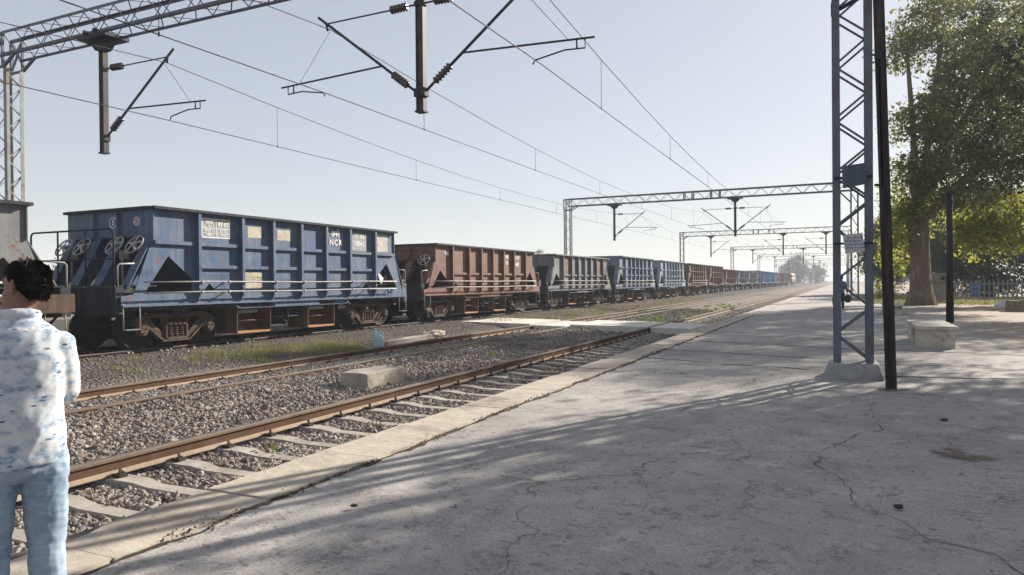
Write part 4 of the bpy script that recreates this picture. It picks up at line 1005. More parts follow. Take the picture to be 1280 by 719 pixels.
mb = MB(); mb.tube([(.12,-.36,1.66), (.12,-.42,1.66)], .13, 14); mb.tube([(.12,-.42,1.66), (.12,-.5,1.62)], .03, 8); mb.build('hatch', MT['steel_dark'], t)
MT['plastic_white'] = m_speck('white_plastic_sheet', (.65,.65,.64), (.52,.52,.51), 5, .6, .2, .01)
bm = bmesh.new(); bmesh.ops.create_icosphere(bm, subdivisions=3, radius=1)
for v in bm.verts: v.co = Vector((v.co.x*.42, v.co.y*.3, max(-.05, v.co.z*.42)*(1 - .35*abs(v.co.x))))*(1 + .3*noise.noise(v.co*2.4))
me = bpy.data.meshes.new('sack'); bm.to_mesh(me); bm.free(); me.materials.append(MT['plastic_white']); tag(link('sack', me, None, (7.75, 46., .03)), 'white plastic sack slumped on the ground beneath the trees', 'sack')
# ------------------------------------------------------------------ trees
def leaf_cloud(blobs, clumps, per, rc, size, seed, flat=.8):
    r_ = np.random.default_rng(seed); P = []
    vol = np.array([b[3]*b[4]*b[5] for b in blobs])**(2/3); w = vol/vol.sum(); C = []
    for b, k in zip(blobs, np.maximum(4, (w*clumps).astype(int))):
        d = r_.normal(size=(k, 3)); d /= np.linalg.norm(d, axis=1)[:, None]; q = r_.uniform(.12, 1, k)**.45
        wob_ = 1 + .22*np.sin(d[:, 0]*5 + seed) * np.cos(d[:, 1]*4 + seed*2)
        c = np.array(b[:3]) + d*(q*wob_)[:, None]*np.array(b[3:6]); C.append(c)
    C = np.concatenate(C); n = len(C)
    k = np.maximum(3, (per*r_.uniform(.3, 1.7, n)).astype(int)); rcs = rc*r_.uniform(.5, 1.4, n)
    idx = np.repeat(np.arange(n), k); m = len(idx)
    p = C[idx] + r_.normal(size=(m, 3))*(rcs[idx][:, None]*.5)*np.array([1, 1, flat])
    s = size*r_.uniform(.5, 1.0, m)*r_.choice([.8, 1.0, 1.45], m)
    a = r_.normal(size=(m, 3)) + np.array([0, 0, -.5]); a /= np.linalg.norm(a, axis=1)[:, None]
    b_ = np.cross(a, r_.normal(size=(m, 3))); b_ /= np.linalg.norm(b_, axis=1)[:, None]; nn = np.cross(a, b_)
    v = np.stack([p, p + a*(s*.45)[:, None] + b_*(s*.30)[:, None] + nn*(s*.06)[:, None], p + a*s[:, None], p + a*(s*.45)[:, None] - b_*(s*.30)[:, None] + nn*(s*.06)[:, None]], 1).reshape(-1, 3)
    return v, np.arange(m*4).reshape(-1, 4), C
def tree(name, base, trunk, blobs, clumps, per, rc, size, seed, leaf, bark, label, cat='tree', group=None, twigs=60, flute=0, bright=None):
    t = thing(name, base, label, cat, group); r_ = random.Random(seed)
    V, F, C = leaf_cloud(blobs, clumps, per, rc, size, seed)
    link('crown', np_mesh('crown', V, F, MT[leaf]), t)
    if bright:
        V, F, C2 = leaf_cloud(bright, int(clumps*.42), per, rc, size, seed+5); link('low_foliage', np_mesh('low_foliage', V, F, MT['leaf_bright']), t)
    mb = MB(); pts = [Vector(p[:3]) for p in trunk]; rs = [p[3] for p in trunk]; n = 26 if flute else 12
    rings = []
    for i, p in enumerate(pts):
        f_ = flute*(1 - i/len(pts))
        rings.append([p + Vector((math.cos(2*math.pi*k/n), math.sin(2*math.pi*k/n), 0))*rs[i]*(1 + f_*(.6*math.sin(5*2*math.pi*k/n + i*.3) + .4*math.sin(9*2*math.pi*k/n + 1 + i*.2)) + .06*noise.noise(Vector((k*.7, i*.9, seed)))) for k in range(n)])
    mb.loft(rings); top = pts[-1]
    for b in blobs:
        c = Vector(b[:3]); st = pts[-1 - (r_.random() < .5 and len(pts) > 3)]; mid = st.lerp(c, .5) + Vector((r_.uniform(-.4, .4), r_.uniform(-.4, .4), r_.uniform(-.2, .6)))
        l = (c - st).length; r0 = max(.05, min(rs[-1]*.6, .024*l)); mb.tube([st, st.lerp(mid, .5) + Vector((0, 0, .15)), mid, mid.lerp(c, .6), c], [r0, r0*.85, r0*.65, r0*.5, r0*.3], 7)
        near = sorted(C.tolist(), key=lambda q: (Vector(q) - c).length)[::max(1, len(C)//max(1, twigs))]
        for q in near[:twigs]:
            q = Vector(q)
            if (q - c).length > max(b[3:6])*1.15: continue
            mb.tube([mid.lerp(c, r_.uniform(.4, 1)), mid.lerp(q, .6) + Vector((0, 0, .2)) if (q-mid).length < 4 else c.lerp(q, .5), q], [r0*.28, r0*.2, .012], 5)
    mb.build('trunk', MT[bark], t); return t
tree('fig_tree', (4.25, 51.1, 0), [(0,0,-.2,.95), (.03,0,.25,.78), (.02,0,.9,.62), (0,.05,2,.55), (-.05,.1,3.6,.56), (-.1,.2,5.0,.6), (.1,.4,6.6,.5)],
     [(-.75,-.8,16.0,1.4,1.6,1.7), (-.3,-.5,11.3,1.6,1.8,1.4), (1.4,.5,17.5,2.6,2.6,2.4), (2.4,1.5,13.0,2.4,2.6,2.6), (4.6,2.5,15.5,3.2,3.2,3.4), (2.2,1,8.6,2.2,2.4,1.7), (5.2,3.5,10.2,2.8,3,2.4), (8,4.5,12.6,3.2,3.2,3.2), (-.7,0,8.2,.9,1.2,.8), (.2,-1.8,8.3,1.7,1.2,1.5), (.9,-1.8,11.2,1.7,1.2,1.7), (-.1,-1.4,6.3,1.2,.9,.9), (1.9,-1.6,6.7,1.5,1.2,1.3), (2.2,-1.5,13.8,1.6,1.3,1.5)],
     760, 58, .78, .26, 3, 'leaf_fig', 'bark', 'big fig tree with a thick fluted grey trunk, left of the whitewashed kiosk', flute=.13, twigs=14,
     bright=[(-1.0,.3,4.9,1.0,1.3,1.7), (-1.6,1.5,3.0,.8,.9,1.2), (2.6,.6,5.0,1.4,1.2,1.3), (4.5,1.5,5.6,1.6,1.4,1.4), (3.6,2,4.3,2,1.5,1.3), (6.6,3,5.0,2.3,1.8,1.7), (9.2,4,4.6,2.2,1.8,1.6), (-.9,.6,6.6,1.0,1.2,1.2)])
tree('neem_tree', (13.0, 42.5, 0), [(0,0,-.2,.5), (-.1,0,1.5,.4), (-.4,-.1,3.4,.36), (-.9,-.3,5.2,.32)],
     [(-6.6,-3.2,7.6,2.1,2.2,2.3), (-5.2,-2.6,11.0,2.7,2.7,2.4), (-3.2,-2.5,7.4,2.4,2.4,2.4), (-2.5,-1.5,13.2,3,3,2.4), (1.6,.2,9.6,3.2,3.2,2.8), (-7.0,-2.4,13.4,1.6,1.8,1.5), (-4.2,-3.2,5.2,1.3,1.5,1.1)],
     620, 75, .85, .17, 9, 'leaf_dark', 'bark_dark', 'dusty dark green neem tree whose crown hangs over the right side of the platform', twigs=16)
tree('shade_tree', (11.5, 22.5, 0), [(0,0,-.2,.42), (-.1,0,1.6,.34), (-.3,-.2,3.4,.3), (-.6,-.3,5.2,.26)],
     [(-3.6,-1.6,8.4,3.0,3.0,1.7), (.2,1.6,9.4,3.6,3.4,2.0), (-5.0,-4.2,7.7,2.0,2.2,1.2), (-2.2,-4.8,8.2,3,3,1.7), (1.2,-3,8.6,3.4,3.2,1.9), (-1,5.5,8.6,2.8,3,1.8), (-4,-8.5,8.2,2.6,2.8,1.4), (0,-8,8.8,3.2,3.2,1.6), (2.5,-12,8.6,3.2,3.2,1.6), (-3.4,-12.5,8.2,2.5,2.6,1.3), (-4.9,.2,8.2,1.9,2.2,1.2), (-3.7,3,8.6,2,2.2,1.3), (-5.9,-6.5,7.8,1.7,2,1.0)],
     1020, 58, 1.0, .24, 17, 'leaf_dark', 'bark_dark', 'spreading tree outside the right edge that shades the near part of the platform', twigs=8)
k = 0
for (x, y, rx, h, sd, lb) in ((11.5,75,3.6,9.5,31,'dark bush crowding behind the left end of the picket fence'), (18,77,4.2,10.5,32,'dark bush behind the right end of the picket fence'), (7.6,82,3.0,11,33,'slim tree behind the whitewashed kiosk'), (24,82,4.5,10,34,'broad tree far right beyond the picket fence'), (13.5,98,5,13,35,'tall tree rising behind the bushes at the picket fence'), (4.6,92,2.2,10,36,'slender tree seen between the near lattice leg and the black post')):
    bl = [(0,0,h*.55,rx,rx,h*.38), (rx*.5,.5,h*.8,rx*.6,rx*.6,h*.2), (-rx*.6,0,h*.4,rx*.6,rx*.6,h*.25)] + ([(0,-.5,1.2,rx*.9,rx*.7,1.1)] if k < 2 else [])
    tree('background_tree' if k > 1 else 'bush', (x, y, 0), [(0,0,-.3,.3), (0,0,h*.25,.22), (.1,0,h*.5,.16)], bl, 380, 60, 1.1, .30, sd, 'leaf_dark' if k != 5 and k != 2 else 'leaf_fig', 'bark_dark', lb, 'tree' if k > 1 else 'bush', 'trees and bushes behind the picket fence', twigs=5); k += 1
tree('bush', (2.4, 62, 0), [(0,0,-.2,.08), (0,0,.6,.06), (0,0,1.1,.04)], [(0,0,.8,.9,1,.7), (.8,.6,.6,.8,.8,.6)], 50, 45, .4, .14, 41, 'leaf_bright', 'bark_dark', 'low bright bush beyond the second portal leg on the platform', 'bush', twigs=3)
for (x, y, w, h, sd, lb) in ((-24,400,7.5,15,51,'large hazy tree on the horizon beyond the locomotive'), (-15,430,6,11,52,'smaller hazy tree to the right of the large one on the horizon'), (-64,150,5.5,9,53,'pale tree showing over the second and third wagons'), (-60,39,4.5,4.6,54,'dusty bush seen through the guard rail of the blue wagon'), (-70,52,6,5.5,55,'second dusty bush beyond the guard rail of the blue wagon'), (30,330,12,12,56,'far tree beyond the platform end, behind the near lattice leg'), (14,240,6,10,57,'hazy tree beyond the platform to the right of the near lattice leg')):
    tree('distant_tree', (x, y, -.5), [(0,0,-.2,.05*h), (0,0,h*.2,.035*h), (.1,0,h*.5,.02*h)], [(0,0,h*.55,w*.8,w*.8,h*.36), (w*.5,0,h*.5,w*.6,w*.6,h*.28), (-w*.55,0,h*.45,w*.55,w*.55,h*.26), (w*.1,0,h*.82,w*.45,w*.45,h*.18), (0,0,h*.2,w*.8,w*.7,h*.17)], 190, 45, .13*h, .055*h, sd, 'leaf_dry', 'bark', lb, group='hazy trees in the distance', twigs=4)

# scraps of litter on the ballast
for i, (x, y, s, lb) in enumerate(((-6.9,5.9,.09,'crumpled white scrap on the ballast against the nearest rail'), (-7.6,8.1,.06,'small white scrap in the middle of the ballast nearest the man'), (-13.4,21.2,.10,'white scrap on the dark soil beside the freight train near the long slab'), (-13.0,33.0,.13,'white scrap in the dry grass past the foot crossing'), (-8.3,16.9,.07,'white scrap on the ballast between the block and the crossing'))):
    bm = bmesh.new(); bmesh.ops.create_grid(bm, x_segments=5, y_segments=5, size=1)
    for v in bm.verts: v.co = Vector((v.co.x*s*.8, v.co.y*s*.5, abs(noise.noise(v.co*1.3 + Vector((i*3,0,0))))*s*1.1))
    bmesh.ops.solidify(bm, geom=bm.faces[:], thickness=.002); me = bpy.data.meshes.new('litter'); bm.to_mesh(me); bm.free(); me.materials.append(MT['plastic_white'])
    tag(link('litter', me, None, (x, y, float(bed_full(np.array(x), np.array(y))) + .035), (0,0,i*1.1)), lb, 'litter')
# fallen leaves on the platform
r_ = np.random.default_rng(5); n = 260; X = r_.uniform(-3.4, 7, n); Y = r_.uniform(2, 30, n); s = r_.uniform(.02, .06, n); a = r_.uniform(0, 6.28, n)
z = plat_z(X, Y) + .012; d = np.stack([np.cos(a), np.sin(a), r_.uniform(-.1, .3, n)], -1); e = np.stack([-np.sin(a), np.cos(a), r_.uniform(-.2, .2, n)], -1); p = np.stack([X, Y, z], -1)
V = np.stack([p, p + d*(s*.5)[:, None] + e*(s*.3)[:, None], p + d*s[:, None], p + d*(s*.5)[:, None] - e*(s*.3)[:, None]], 1).reshape(-1, 3)
tag(link('fallen_leaves', np_mesh('fallen_leaves', V, np.arange(n*4).reshape(-1, 4), MT['straw'])), 'dry fallen leaves scattered on the platform', kind='stuff')

# ------------------------------------------------------------------ people
def remeshed(name, mb, mt, voxel, it=4, fold=None, scale=1.):
    me = mb.mesh('tmp', mt); o = bpy.data.objects.new('tmp', me); COL.objects.link(o)
    m = o.modifiers.new('r', 'REMESH'); m.mode = 'VOXEL'; m.voxel_size = voxel; m.use_smooth_shade = True
    s = o.modifiers.new('s', 'SMOOTH'); s.iterations = it; s.factor = .5
    bpy.context.view_layer.update(); dg = bpy.context.evaluated_depsgraph_get()
    out = bpy.data.meshes.new_from_object(o.evaluated_get(dg)); bpy.data.objects.remove(o); bpy.data.meshes.remove(me)
    out.name = name; out.materials.clear(); out.materials.append(mt)
    if fold:
        bm = bmesh.new(); bm.from_mesh(out); bm.normal_update(); ns = [v.normal.copy() for v in bm.verts]
        for v, nn in zip(bm.verts, ns): v.co += nn*fold(v.co)
        bm.to_mesh(out); bm.free()
    out.polygons.foreach_set('use_smooth', np.ones(len(out.polygons), bool)); out.update(); return out
def ell(c, rx, ry, n=24, rot=0.):
    return [(c[0] + rx*math.cos(2*math.pi*k/n)*math.cos(rot) - ry*math.sin(2*math.pi*k/n)*math.sin(rot), c[1] + rx*math.cos(2*math.pi*k/n)*math.sin(rot) + ry*math.sin(2*math.pi*k/n)*math.cos(rot), c[2]) for k in range(n)]
def ball(mb, c, r, n=12, sq=(1,1,1)):
    rings = []
    for i in range(1, n):
        a = math.pi*i/n; rings.append([(c[0] + sq[0]*r*math.sin(a)*math.cos(2*math.pi*k/(2*n)), c[1] + sq[1]*r*math.sin(a)*math.sin(2*math.pi*k/(2*n)), c[2] - sq[2]*r*math.cos(a)) for k in range(2*n)])
    mb.loft(rings)
def limb(mb, pts, rs, n=14):
    mb.tube(pts, rs, n)
    for p, r in zip(pts, rs): ball(mb, p, r*.99, 8)
def hand(mb, wrist, d, palm_n, thumb_side, curl=.6, s=1.):
    """palm, four unequal fingers curling towards palm_n and a thumb leaving the palm's side"""
    w = Vector(wrist); d = Vector(d).normalized(); pn = Vector(palm_n); pn = (pn - d*pn.dot(d)).normalized(); sd = Vector(thumb_side); sd = (sd - d*sd.dot(d) - pn*sd.dot(pn)).normalized()
    for k in (-1.3, -.45, .45, 1.3):
        limb(mb, [w + sd*.008*k*s, w + d*.045*s + sd*.016*k*s, w + d*.085*s + sd*.0185*k*s], [.017*s, .0175*s, .0125*s], 8)
    for k, ln in ((1.3,.070), (.45,.080), (-.45,.074), (-1.3,.056)):
        p = w + d*.085*s + sd*.0195*k*s; pts = [p]; a = .25*curl
        for j in range(3):
            q = d*math.cos(a) + pn*math.sin(a); p = p + q*(ln*(.45, .32, .25)[j]*s); pts.append(p); a += curl*.75
        limb(mb, pts, [.0105*s, .0098*s, .009*s, .0075*s], 8)
    p0 = w + d*.025*s + sd*.022*s; p1 = p0 + (sd*.8 + d*.5 + pn*.35).normalized()*.038*s; p2 = p1 + (d*.8 + sd*.25 + pn*.45).normalized()*.032*s; p3 = p2 + (d*.85 + pn*.5).normalized()*.024*s
    limb(mb, [p0, p1, p2, p3], [.016*s, .013*s, .0115*s, .009*s], 8)
def person(loc, heading, label, arms, legs, head_yaw, mats, voxel, group=None, scale=1., lean=0., hair_seed=1, sleeve_long=True):
    """one continuous body; shirt, trousers, shoes and hair are worn over it.  local x = right, y = forward"""
    t = thing('person', loc, label, 'person', rz=heading); t.scale = (scale,)*3
    skin, shirt, jeans, hairm, shoe = mats
    # --- body
    b = MB()
    b.loft([ell((0, cy, z), rx, ry) for z, cy, rx, ry in ((.80,0,.12,.09), (.88,0,.155,.105), (.98,0,.145,.095), (1.1,.0,.14,.095), (1.25,.0,.165,.105), (1.36,-.005,.165,.095), (1.41,-.01,.13,.07), (1.45,-.01,.06,.055))])
    limb(b, [(0,-.012,1.41), (0,.0,1.50), (0,.012,1.56)], [.058,.053,.055])
    cy, sy = math.cos(head_yaw), math.sin(head_yaw); HZ = 1.485
    def H(x, y, z): return (x*cy - y*sy + .038, x*sy + y*cy + .012, z + HZ)
    sk = ((0,.028,.03,.048), (.03,.05,.058,.036), (.07,.062,.078,.02), (.11,.070,.090,.006), (.15,.074,.095,-.005), (.19,.066,.085,-.008), (.212,.042,.056,-.01), (.222,.014,.02,-.01))
    b.loft([[H(rx*math.cos(2*math.pi*k/24), oy + ry*math.sin(2*math.pi*k/24), z) for k in range(24)] for z, rx, ry, oy in sk])
    limb(b, [H(0,.088,.128), H(0,.104,.105), H(0,.112,.088)], [.008,.011,.014], 8); limb(b, [H(-.014,.098,.085), H(.014,.098,.085)], [.008,.008], 8)
    limb(b, [H(-.02,.088,.052), H(0,.096,.054), H(.02,.088,.052)], [.006,.008,.006], 8); limb(b, [H(-.018,.085,.044), H(0,.093,.043), H(.018,.085,.044)], [.006,.008,.006], 8)
    limb(b, [H(-.045,.078,.142), H(-.02,.090,.146)], [.008,.009], 8); limb(b, [H(.045,.078,.142), H(.02,.090,.146)], [.008,.009], 8)
    for s in (-1, 1):
        for z, r in ((.135,.014), (.115,.015), (.095,.011)): ball(b, H(s*.078, -.008, z), r, 8, (.6, 1.1, 1))
    for s, (sh, el, wr, pn) in zip((-1, 1), arms):
        sh, el, wr = Vector(sh), Vector(el), Vector(wr); limb(b, [sh, sh.lerp(el, .5), el, el.lerp(wr, .35), wr], [.052,.045,.038,.038,.027])
        d = (wr - el).normalized(); hand(b, wr, d, pn, Vector((-s, .25, .35)) if abs(d.z) < .7 else Vector((-s*.2, 1, 0)), .65)
    for hp, kn, an, toe in legs:
        hp, kn, an, toe = map(Vector, (hp, kn, an, toe)); limb(b, [hp, hp.lerp(kn, .5), kn, kn.lerp(an, .35), an], [.085,.075,.055,.055,.038])
        limb(b, [an + Vector((0,-.03,-.03)), an.lerp(toe, .5) + Vector((0,0,-.01)), toe], [.035,.034,.026])
    link('body', remeshed('body', b, skin, voxel, 3), t)
    # --- eyes
    mb = MB()
    for s in (-1, 1): ball(mb, H(s*.031, .080, .125), .012, 8)
    mb.build('eyes', MT['eye'], t)
    # --- shirt
    m = MB()
    m.loft([ell((0, cy_, z), rx, ry, 28) for z, cy_, rx, ry in ((.825,.005,.172,.140), (.85,.005,.177,.145), (.93,.0,.173,.137), (1.02,-.0,.168,.130), (1.15,0,.172,.128), (1.27,0,.180,.128), (1.33,-.004,.182,.118), (1.385,-.008,.168,.104), (1.42,-.011,.138,.088), (1.447,-.012,.105,.077), (1.47,-.008,.072,.068))])
    for (sh, el, wr, pn) in arms:
        sh, el, wr = Vector(sh), Vector(el), Vector(wr); e2 = el.lerp(wr, .93 if sleeve_long else .12)
        limb(m, [sh*.75 + Vector((0,0,1.385))*.25, sh, sh.lerp(el, .5), el, el.lerp(e2, .5), e2], [.060,.062,.062,.054,.050,.044])
    m.tube([H(0,0,0)]*0 or [(.076*math.cos(a), .070*math.sin(a) - .006, 1.478 + .012*math.sin(a)*-1) for a in [2*math.pi*k/20 for k in range(20)]], .019, 8, closed=True)
    def fs(co):
        q = co*1.0; v = noise.noise(Vector((q.x*7 + q.z*4.5, q.y*7, q.z*3.0 - q.x*3))) ; w_ = noise.noise(Vector((q.x*15 - q.z*9, q.y*15, q.z*7 + 7)))
        k_ = 1.0 if q.z < 1.42 else .3
        return (.012*v + .007*(1 - abs(w_)*2)*.6 + .0015*noise.noise(q*34))*k_
    link('shirt', remeshed('shirt', m, shirt, voxel*1.3, 2, fs), t)
    # --- trousers
    m = MB(); m.loft([ell((0, 0, z), rx, ry) for z, rx, ry in ((.755,.08,.08), (.80,.160,.118), (.88,.170,.125), (.97,.160,.115), (1.0,.155,.11))])
    for hp, kn, an, toe in legs:
        hp, kn, an = map(Vector, (hp, kn, an)); limb(m, [hp + Vector((0,0,-.02)), hp.lerp(kn, .4), kn + Vector((0,.005,0)), kn.lerp(an, .4), an + Vector((0,0,.03)), an + Vector((0,0,-.02))], [.100,.091,.075,.069,.066,.068])
    def fj(co):
        v = noise.noise(Vector((co.x*6, co.y*6, co.z*8))); w_ = noise.noise(Vector((co.x*9 + co.z*9, co.y*9, co.z*13 + 3)))
        return .007*v + .008*(.5 - abs(w_)) + .003*noise.noise(co*40)
    link('trousers', remeshed('trousers', m, jeans, voxel*1.3, 2, fj), t)
    for hp, kn, an, toe in legs:
        an, toe = Vector(an), Vector(toe); m = MB(); f = (toe - an); f.z = 0; f.normalize(); hx = Vector((f.y, -f.x, 0))
        R_ = []
        for s_, w_, h_ in ((-.075,.03,.05), (-.06,.04,.075), (.02,.042,.085), (.09,.048,.06), (.15,.045,.045), (.185,.025,.03)):
            c = an + f*s_; c.z = max(.0, an.z - .085); R_.append([c + hx*(w_*math.cos(2*math.pi*k/14)) + Vector((0,0,h_*.5 + h_*.5*math.sin(2*math.pi*k/14))) for k in range(14)])
        m.loft(R_); m.build('shoe', shoe, t)
    # --- hair
    m = MB()
    m.loft([[H(rx*math.cos(2*math.pi*k/28), oy + ry*math.sin(2*math.pi*k/28), z) for k in range(28)] for z, rx, ry, oy in ((.062,.045,.03,-.062), (.085,.066,.046,-.05), (.115,.077,.069,-.034), (.15,.083,.090,-.016), (.185,.080,.098,-.009), (.212,.065,.080,-.006), (.232,.040,.050,-.004), (.240,.015,.02,-.004))])
    def fh(co): return -.006 + .0032*noise.noise(co*16 + Vector((hair_seed,0,0))) + .0028*noise.noise(co*45) + .0015*noise.noise(co*120)
    hm = remeshed('hair', m, hairm, voxel*.8, 1, fh); hr = link('hair', hm, t)
    # loose locks standing out of the hair
    rr_ = random.Random(hair_seed); mb = MB(); vs = hm.vertices; pick = rr_.sample(range(len(vs)), min(5000, len(vs)))
    for i in pick:
        p = vs[i].co; nn = vs[i].normal; d = Vector((rr_.uniform(-.35,.35), rr_.uniform(-.35,.35), -1)); d = (d - nn*d.dot(nn) + nn*rr_.uniform(.0,.12)).normalized(); l = rr_.uniform(.012,.024); u = d.cross(nn).normalized()*.0011
        mb.add([p - u - nn*.003, p + u - nn*.003, p + d*l*.6 + nn*.004 + u*.6, p + d*l + Vector((0,0,-.004))], [(0,1,2), (0,2,3)])
    me = mb.mesh('locks', hairm, False); lk = link('locks', me, hr)
    return t
MT['skin'] = m_speck('brown_skin', (.20,.10,.065), (.25,.13,.085), 9, .5, .1, .002, rnd=False, spec=.4); MT['eye'] = m_speck('dark_eye', (.02,.015,.012), (.04,.03,.025), 9, .2, 0)
MT['hair'] = m_speck('black_brown_hair', (.010,.007,.006), (.030,.019,.014), 60, .5, .4, .004, rnd=False, spec=.4)
MT['shoe'] = m_speck('dark_shoe', (.04,.035,.03), (.07,.06,.05), 9, .6, 0)
def m_floral():
    m, nt, b = M_new('blue_white_floral_shirt'); co = coords(nt, 'Object', (1,1,1))
    a = nz(nt, coords(nt, 'Object', (1,1,1.5)), 15, 8, .62, .2); st = coords(nt, 'Object', (1.2,1.2,3.6)); w_ = nz(nt, st, 13, 7, .7, .3)
    c = ramp(nt, a, [(.38,(.20,.265,.355)), (.45,(.36,.42,.485)), (.51,(.50,.52,.54)), (.64,(.60,.595,.58))])
    c = mix(nt, ramp(nt, w_, [(.50, g3(0)), (.60, g3(.55))]), c, (.50,.56,.61))
    c = mix(nt, ramp(nt, nz(nt, co, 5, 3), [(.55, g3(0)), (.68, g3(.4))]), c, (.66,.56,.50))
    vo = nt.nodes.new('ShaderNodeTexVoronoi'); vo.inputs['Scale'].default_value = 15; mp = nt.nodes.new('ShaderNodeMapping'); mp.inputs['Rotation'].default_value = (.3,.6,.2); mp.inputs['Scale'].default_value = (.8,.8,2.6)
    L(nt, co, mp.inputs[0]); L(nt, mp.outputs[0], vo.inputs['Vector'])
    c = mix(nt, ramp(nt, vo.outputs['Distance'], [(.13, g3(.9)), (.19, g3(0))]), c, (.05,.08,.16))
    L(nt, c, b.inputs['Base Color']); b.inputs['Roughness'].default_value = .85; b.inputs['Specular IOR Level'].default_value = .15
    bump(nt, b, nz(nt, co, 300, 2), .12, .001); return m
MT['floral'] = m_floral()
def m_denim():
    m, nt, b = M_new('washed_light_denim'); co = coords(nt, 'Object')
    c = ramp(nt, nz(nt, co, 6, 6, .6), [(.32,(.17,.235,.32)), (.5,(.25,.32,.40)), (.7,(.36,.42,.48))])
    c = mix(nt, ramp(nt, nz(nt, coords(nt, 'Object', (1,1,4)), 14, 6, .7), [(.48, g3(0)), (.68, g3(.4))]), c, (.50,.57,.62))
    L(nt, c, b.inputs['Base Color']); b.inputs['Roughness'].default_value = .9; b.inputs['Specular IOR Level'].default_value = .15
    bump(nt, b, nz(nt, co, 260, 2), .2, .001); return m
MT['denim'] = m_denim()
MT['slate_shirt'] = m_speck('slate_blue_shirt', (.10,.115,.17), (.14,.155,.21), 8, .9, .1, .003); MT['dark_cloth'] = m_speck('dark_trousers', (.03,.03,.04), (.05,.05,.06), 8, .9, .1, .003)
HD = math.atan2(.86, .51)
person((-3.285, 1.88, 0), HD, 'man in a blue and white patterned shirt and pale jeans, seen from behind', 
       [((-.155,.0,1.345), (-.185,.06,1.12), (-.08,.31,1.16), (0,.3,1)), ((.155,-.005,1.345), (.185,.055,1.12), (.09,.29,1.15), (0,.3,1))],
       [((-.092,0,.85), (-.105,.02,.47), (-.115,-.01,.09), (-.13,.13,.03)), ((.092,0,.85), (.100,.02,.47), (.105,-.01,.09), (.12,.13,.03))], .75, (MT['skin'], MT['floral'], MT['denim'], MT['hair'], MT['shoe']), .0065)
person((-.24, 42.2, 0), .05, 'distant man in a slate shirt walking away down the platform, a bag in each hand',
       [((-.175,0,1.385), (-.25,-.03,1.12), (-.29,.0,.88), (1,0,0)), ((.175,0,1.385), (.27,-.03,1.12), (.30,.03,.88), (-1,0,0))],
       [((-.09,0,.85), (-.09,.10,.48), (-.09,.03,.09), (-.09,.17,.03)), ((.09,0,.85), (.09,-.02,.47), (.09,-.22,.14), (.10,-.09,.03))], .1, (MT['skin'], MT['slate_shirt'], MT['dark_cloth'], MT['hair'], MT['shoe']), .010, scale=1.06, hair_seed=4)
MT['bag_black'] = m_speck('black_bag', (.02,.02,.022), (.04,.04,.042), 6, .6, .3, .01)
def bag(x, z, w, h, label):
    t = thing('bag', (x, 42.22, z), label, 'bag'); m = MB()
    m.loft([ell((0,0,zz), w*s_, w*.5*s_, 16) for zz, s_ in ((-h,.4), (-h*.92,.8), (-h*.5,1), (-h*.2,.85), (-.06,.4), (-.02,.25))]); m.build('sack', MT['bag_black'], t)
    m = MB(); m.tube([(-.05,0,-.05), (-.04,0,.03), (0,0,.06), (.04,0,.03), (.05,0,-.05)], .008, 6); m.build('handle', MT['bag_black'], t)
bag(.10, .80, .17, .42, 'round black bag in the right hand of the distant walking man'); bag(-.57, .80, .09, .62, 'narrow dark bag in the left hand of the distant walking man')

# ------------------------------------------------------------------ air, light, camera
m = bpy.data.materials.new('haze'); m.use_nodes = True; nt = m.node_tree; nt.nodes.remove(nt.nodes['Principled BSDF'])
pv = nt.nodes.new('ShaderNodeVolumePrincipled'); pv.inputs['Color'].default_value = (.87,.92,1,1); pv.inputs['Density'].default_value = HAZE; pv.inputs['Anisotropy'].default_value = 0.
L(nt, pv.outputs[0], nt.nodes['Material Output'].inputs['Volume'])
if HAZE > 0:
    mb = MB(); mb.box((-1620,-1620,-1.7), (1620,1620,24)); tag(mb.build('haze', m), 'thin pale haze in the morning air', kind='stuff')

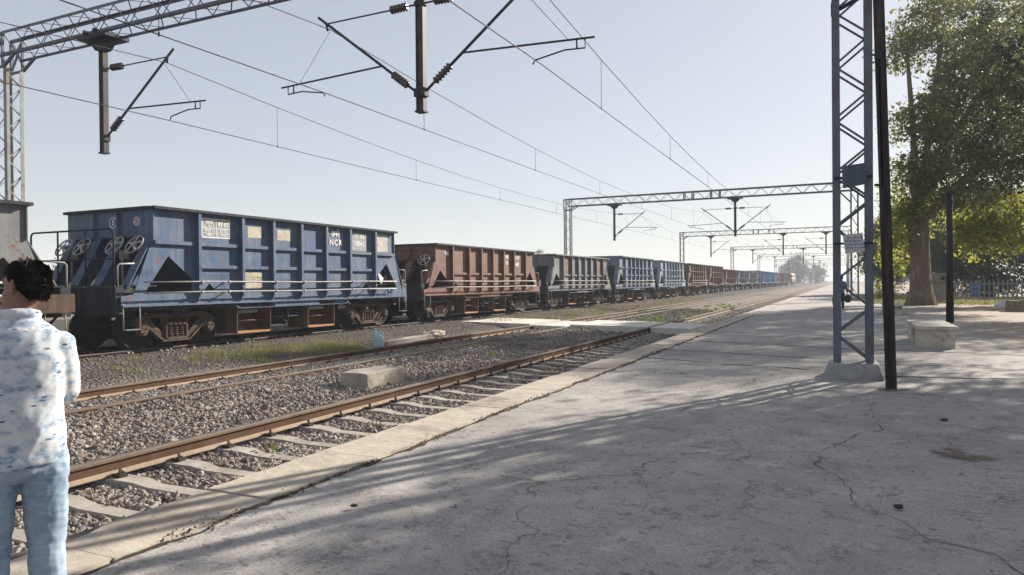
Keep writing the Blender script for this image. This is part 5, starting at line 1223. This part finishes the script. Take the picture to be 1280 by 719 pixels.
W = bpy.data.worlds.new('World'); SC.world = W; W.use_nodes = True; nt = W.node_tree
sky = nt.nodes.new('ShaderNodeTexSky'); sky.sky_type = 'NISHITA'; sky.sun_disc = False
ELEV = R(25); AZ = math.atan2(.42, .907)            # from the track direction (+Y) towards +X
sky.sun_elevation = ELEV; sky.sun_rotation = AZ; sky.altitude = 100; sky.air_density = 1.0; sky.dust_density = DUST; sky.ozone_density = 1.5
hs = nt.nodes.new('ShaderNodeHueSaturation'); hs.inputs['Saturation'].default_value = SAT; hs.inputs['Hue'].default_value = .516; gm = nt.nodes.new('ShaderNodeGamma'); gm.inputs[1].default_value = GAM
sc_ = nt.nodes.new('ShaderNodeVectorMath'); sc_.operation = 'SCALE'; sc_.inputs[3].default_value = 1/6.; s2 = nt.nodes.new('ShaderNodeVectorMath'); s2.operation = 'SCALE'; s2.inputs[3].default_value = 6.
L(nt, sky.outputs[0], hs.inputs['Color']); L(nt, hs.outputs[0], sc_.inputs[0]); L(nt, sc_.outputs[0], gm.inputs[0]); L(nt, gm.outputs[0], s2.inputs[0]); L(nt, s2.outputs[0], nt.nodes['Background'].inputs['Color']); nt.nodes['Background'].inputs['Strength'].default_value = SKY
sun = bpy.data.lights.new('sun', 'SUN'); sun.energy = SUN; sun.angle = R(.5); sun.color = (1, .935, .83)
so = bpy.data.objects.new('sun', sun); COL.objects.link(so)
d = Vector((-math.sin(AZ)*math.cos(ELEV), -math.cos(AZ)*math.cos(ELEV), -math.sin(ELEV))); so.rotation_euler = d.to_track_quat('-Z', 'Y').to_euler(); so.location = (20, 40, 30)

f = 885.; th = 5.9/f; rl = .0087; yaw = math.atan2(417, 885)
F0 = Vector((-math.sin(yaw), math.cos(yaw), 0)); RL = Vector((math.cos(yaw), math.sin(yaw), 0)); ZZ = Vector((0,0,1))
Fw = F0*math.cos(th) - ZZ*math.sin(th); U = ZZ*math.cos(th) + F0*math.sin(th); Rt = (RL - U*rl).normalized(); Up = (U + RL*rl).normalized()
cam = bpy.data.cameras.new('camera'); co = bpy.data.objects.new('camera', cam); COL.objects.link(co)
cam.sensor_fit = 'HORIZONTAL'; cam.sensor_width = 36; cam.lens = f/1280*36; cam.clip_start = .05; cam.clip_end = 6000
co.matrix_world = Matrix(((Rt.x, Up.x, -Fw.x, 0), (Rt.y, Up.y, -Fw.y, 0), (Rt.z, Up.z, -Fw.z, 1.6), (0,0,0,1)))
SC.camera = co
SC.view_settings.view_transform = 'Standard'; SC.view_settings.look = 'None'; SC.view_settings.gamma = 1; SC.view_settings.exposure = EXPO; SC.view_settings.use_curve_mapping = False
SC.cycles.max_bounces = 8; SC.cycles.volume_bounces = 1; SC.cycles.use_denoising = True
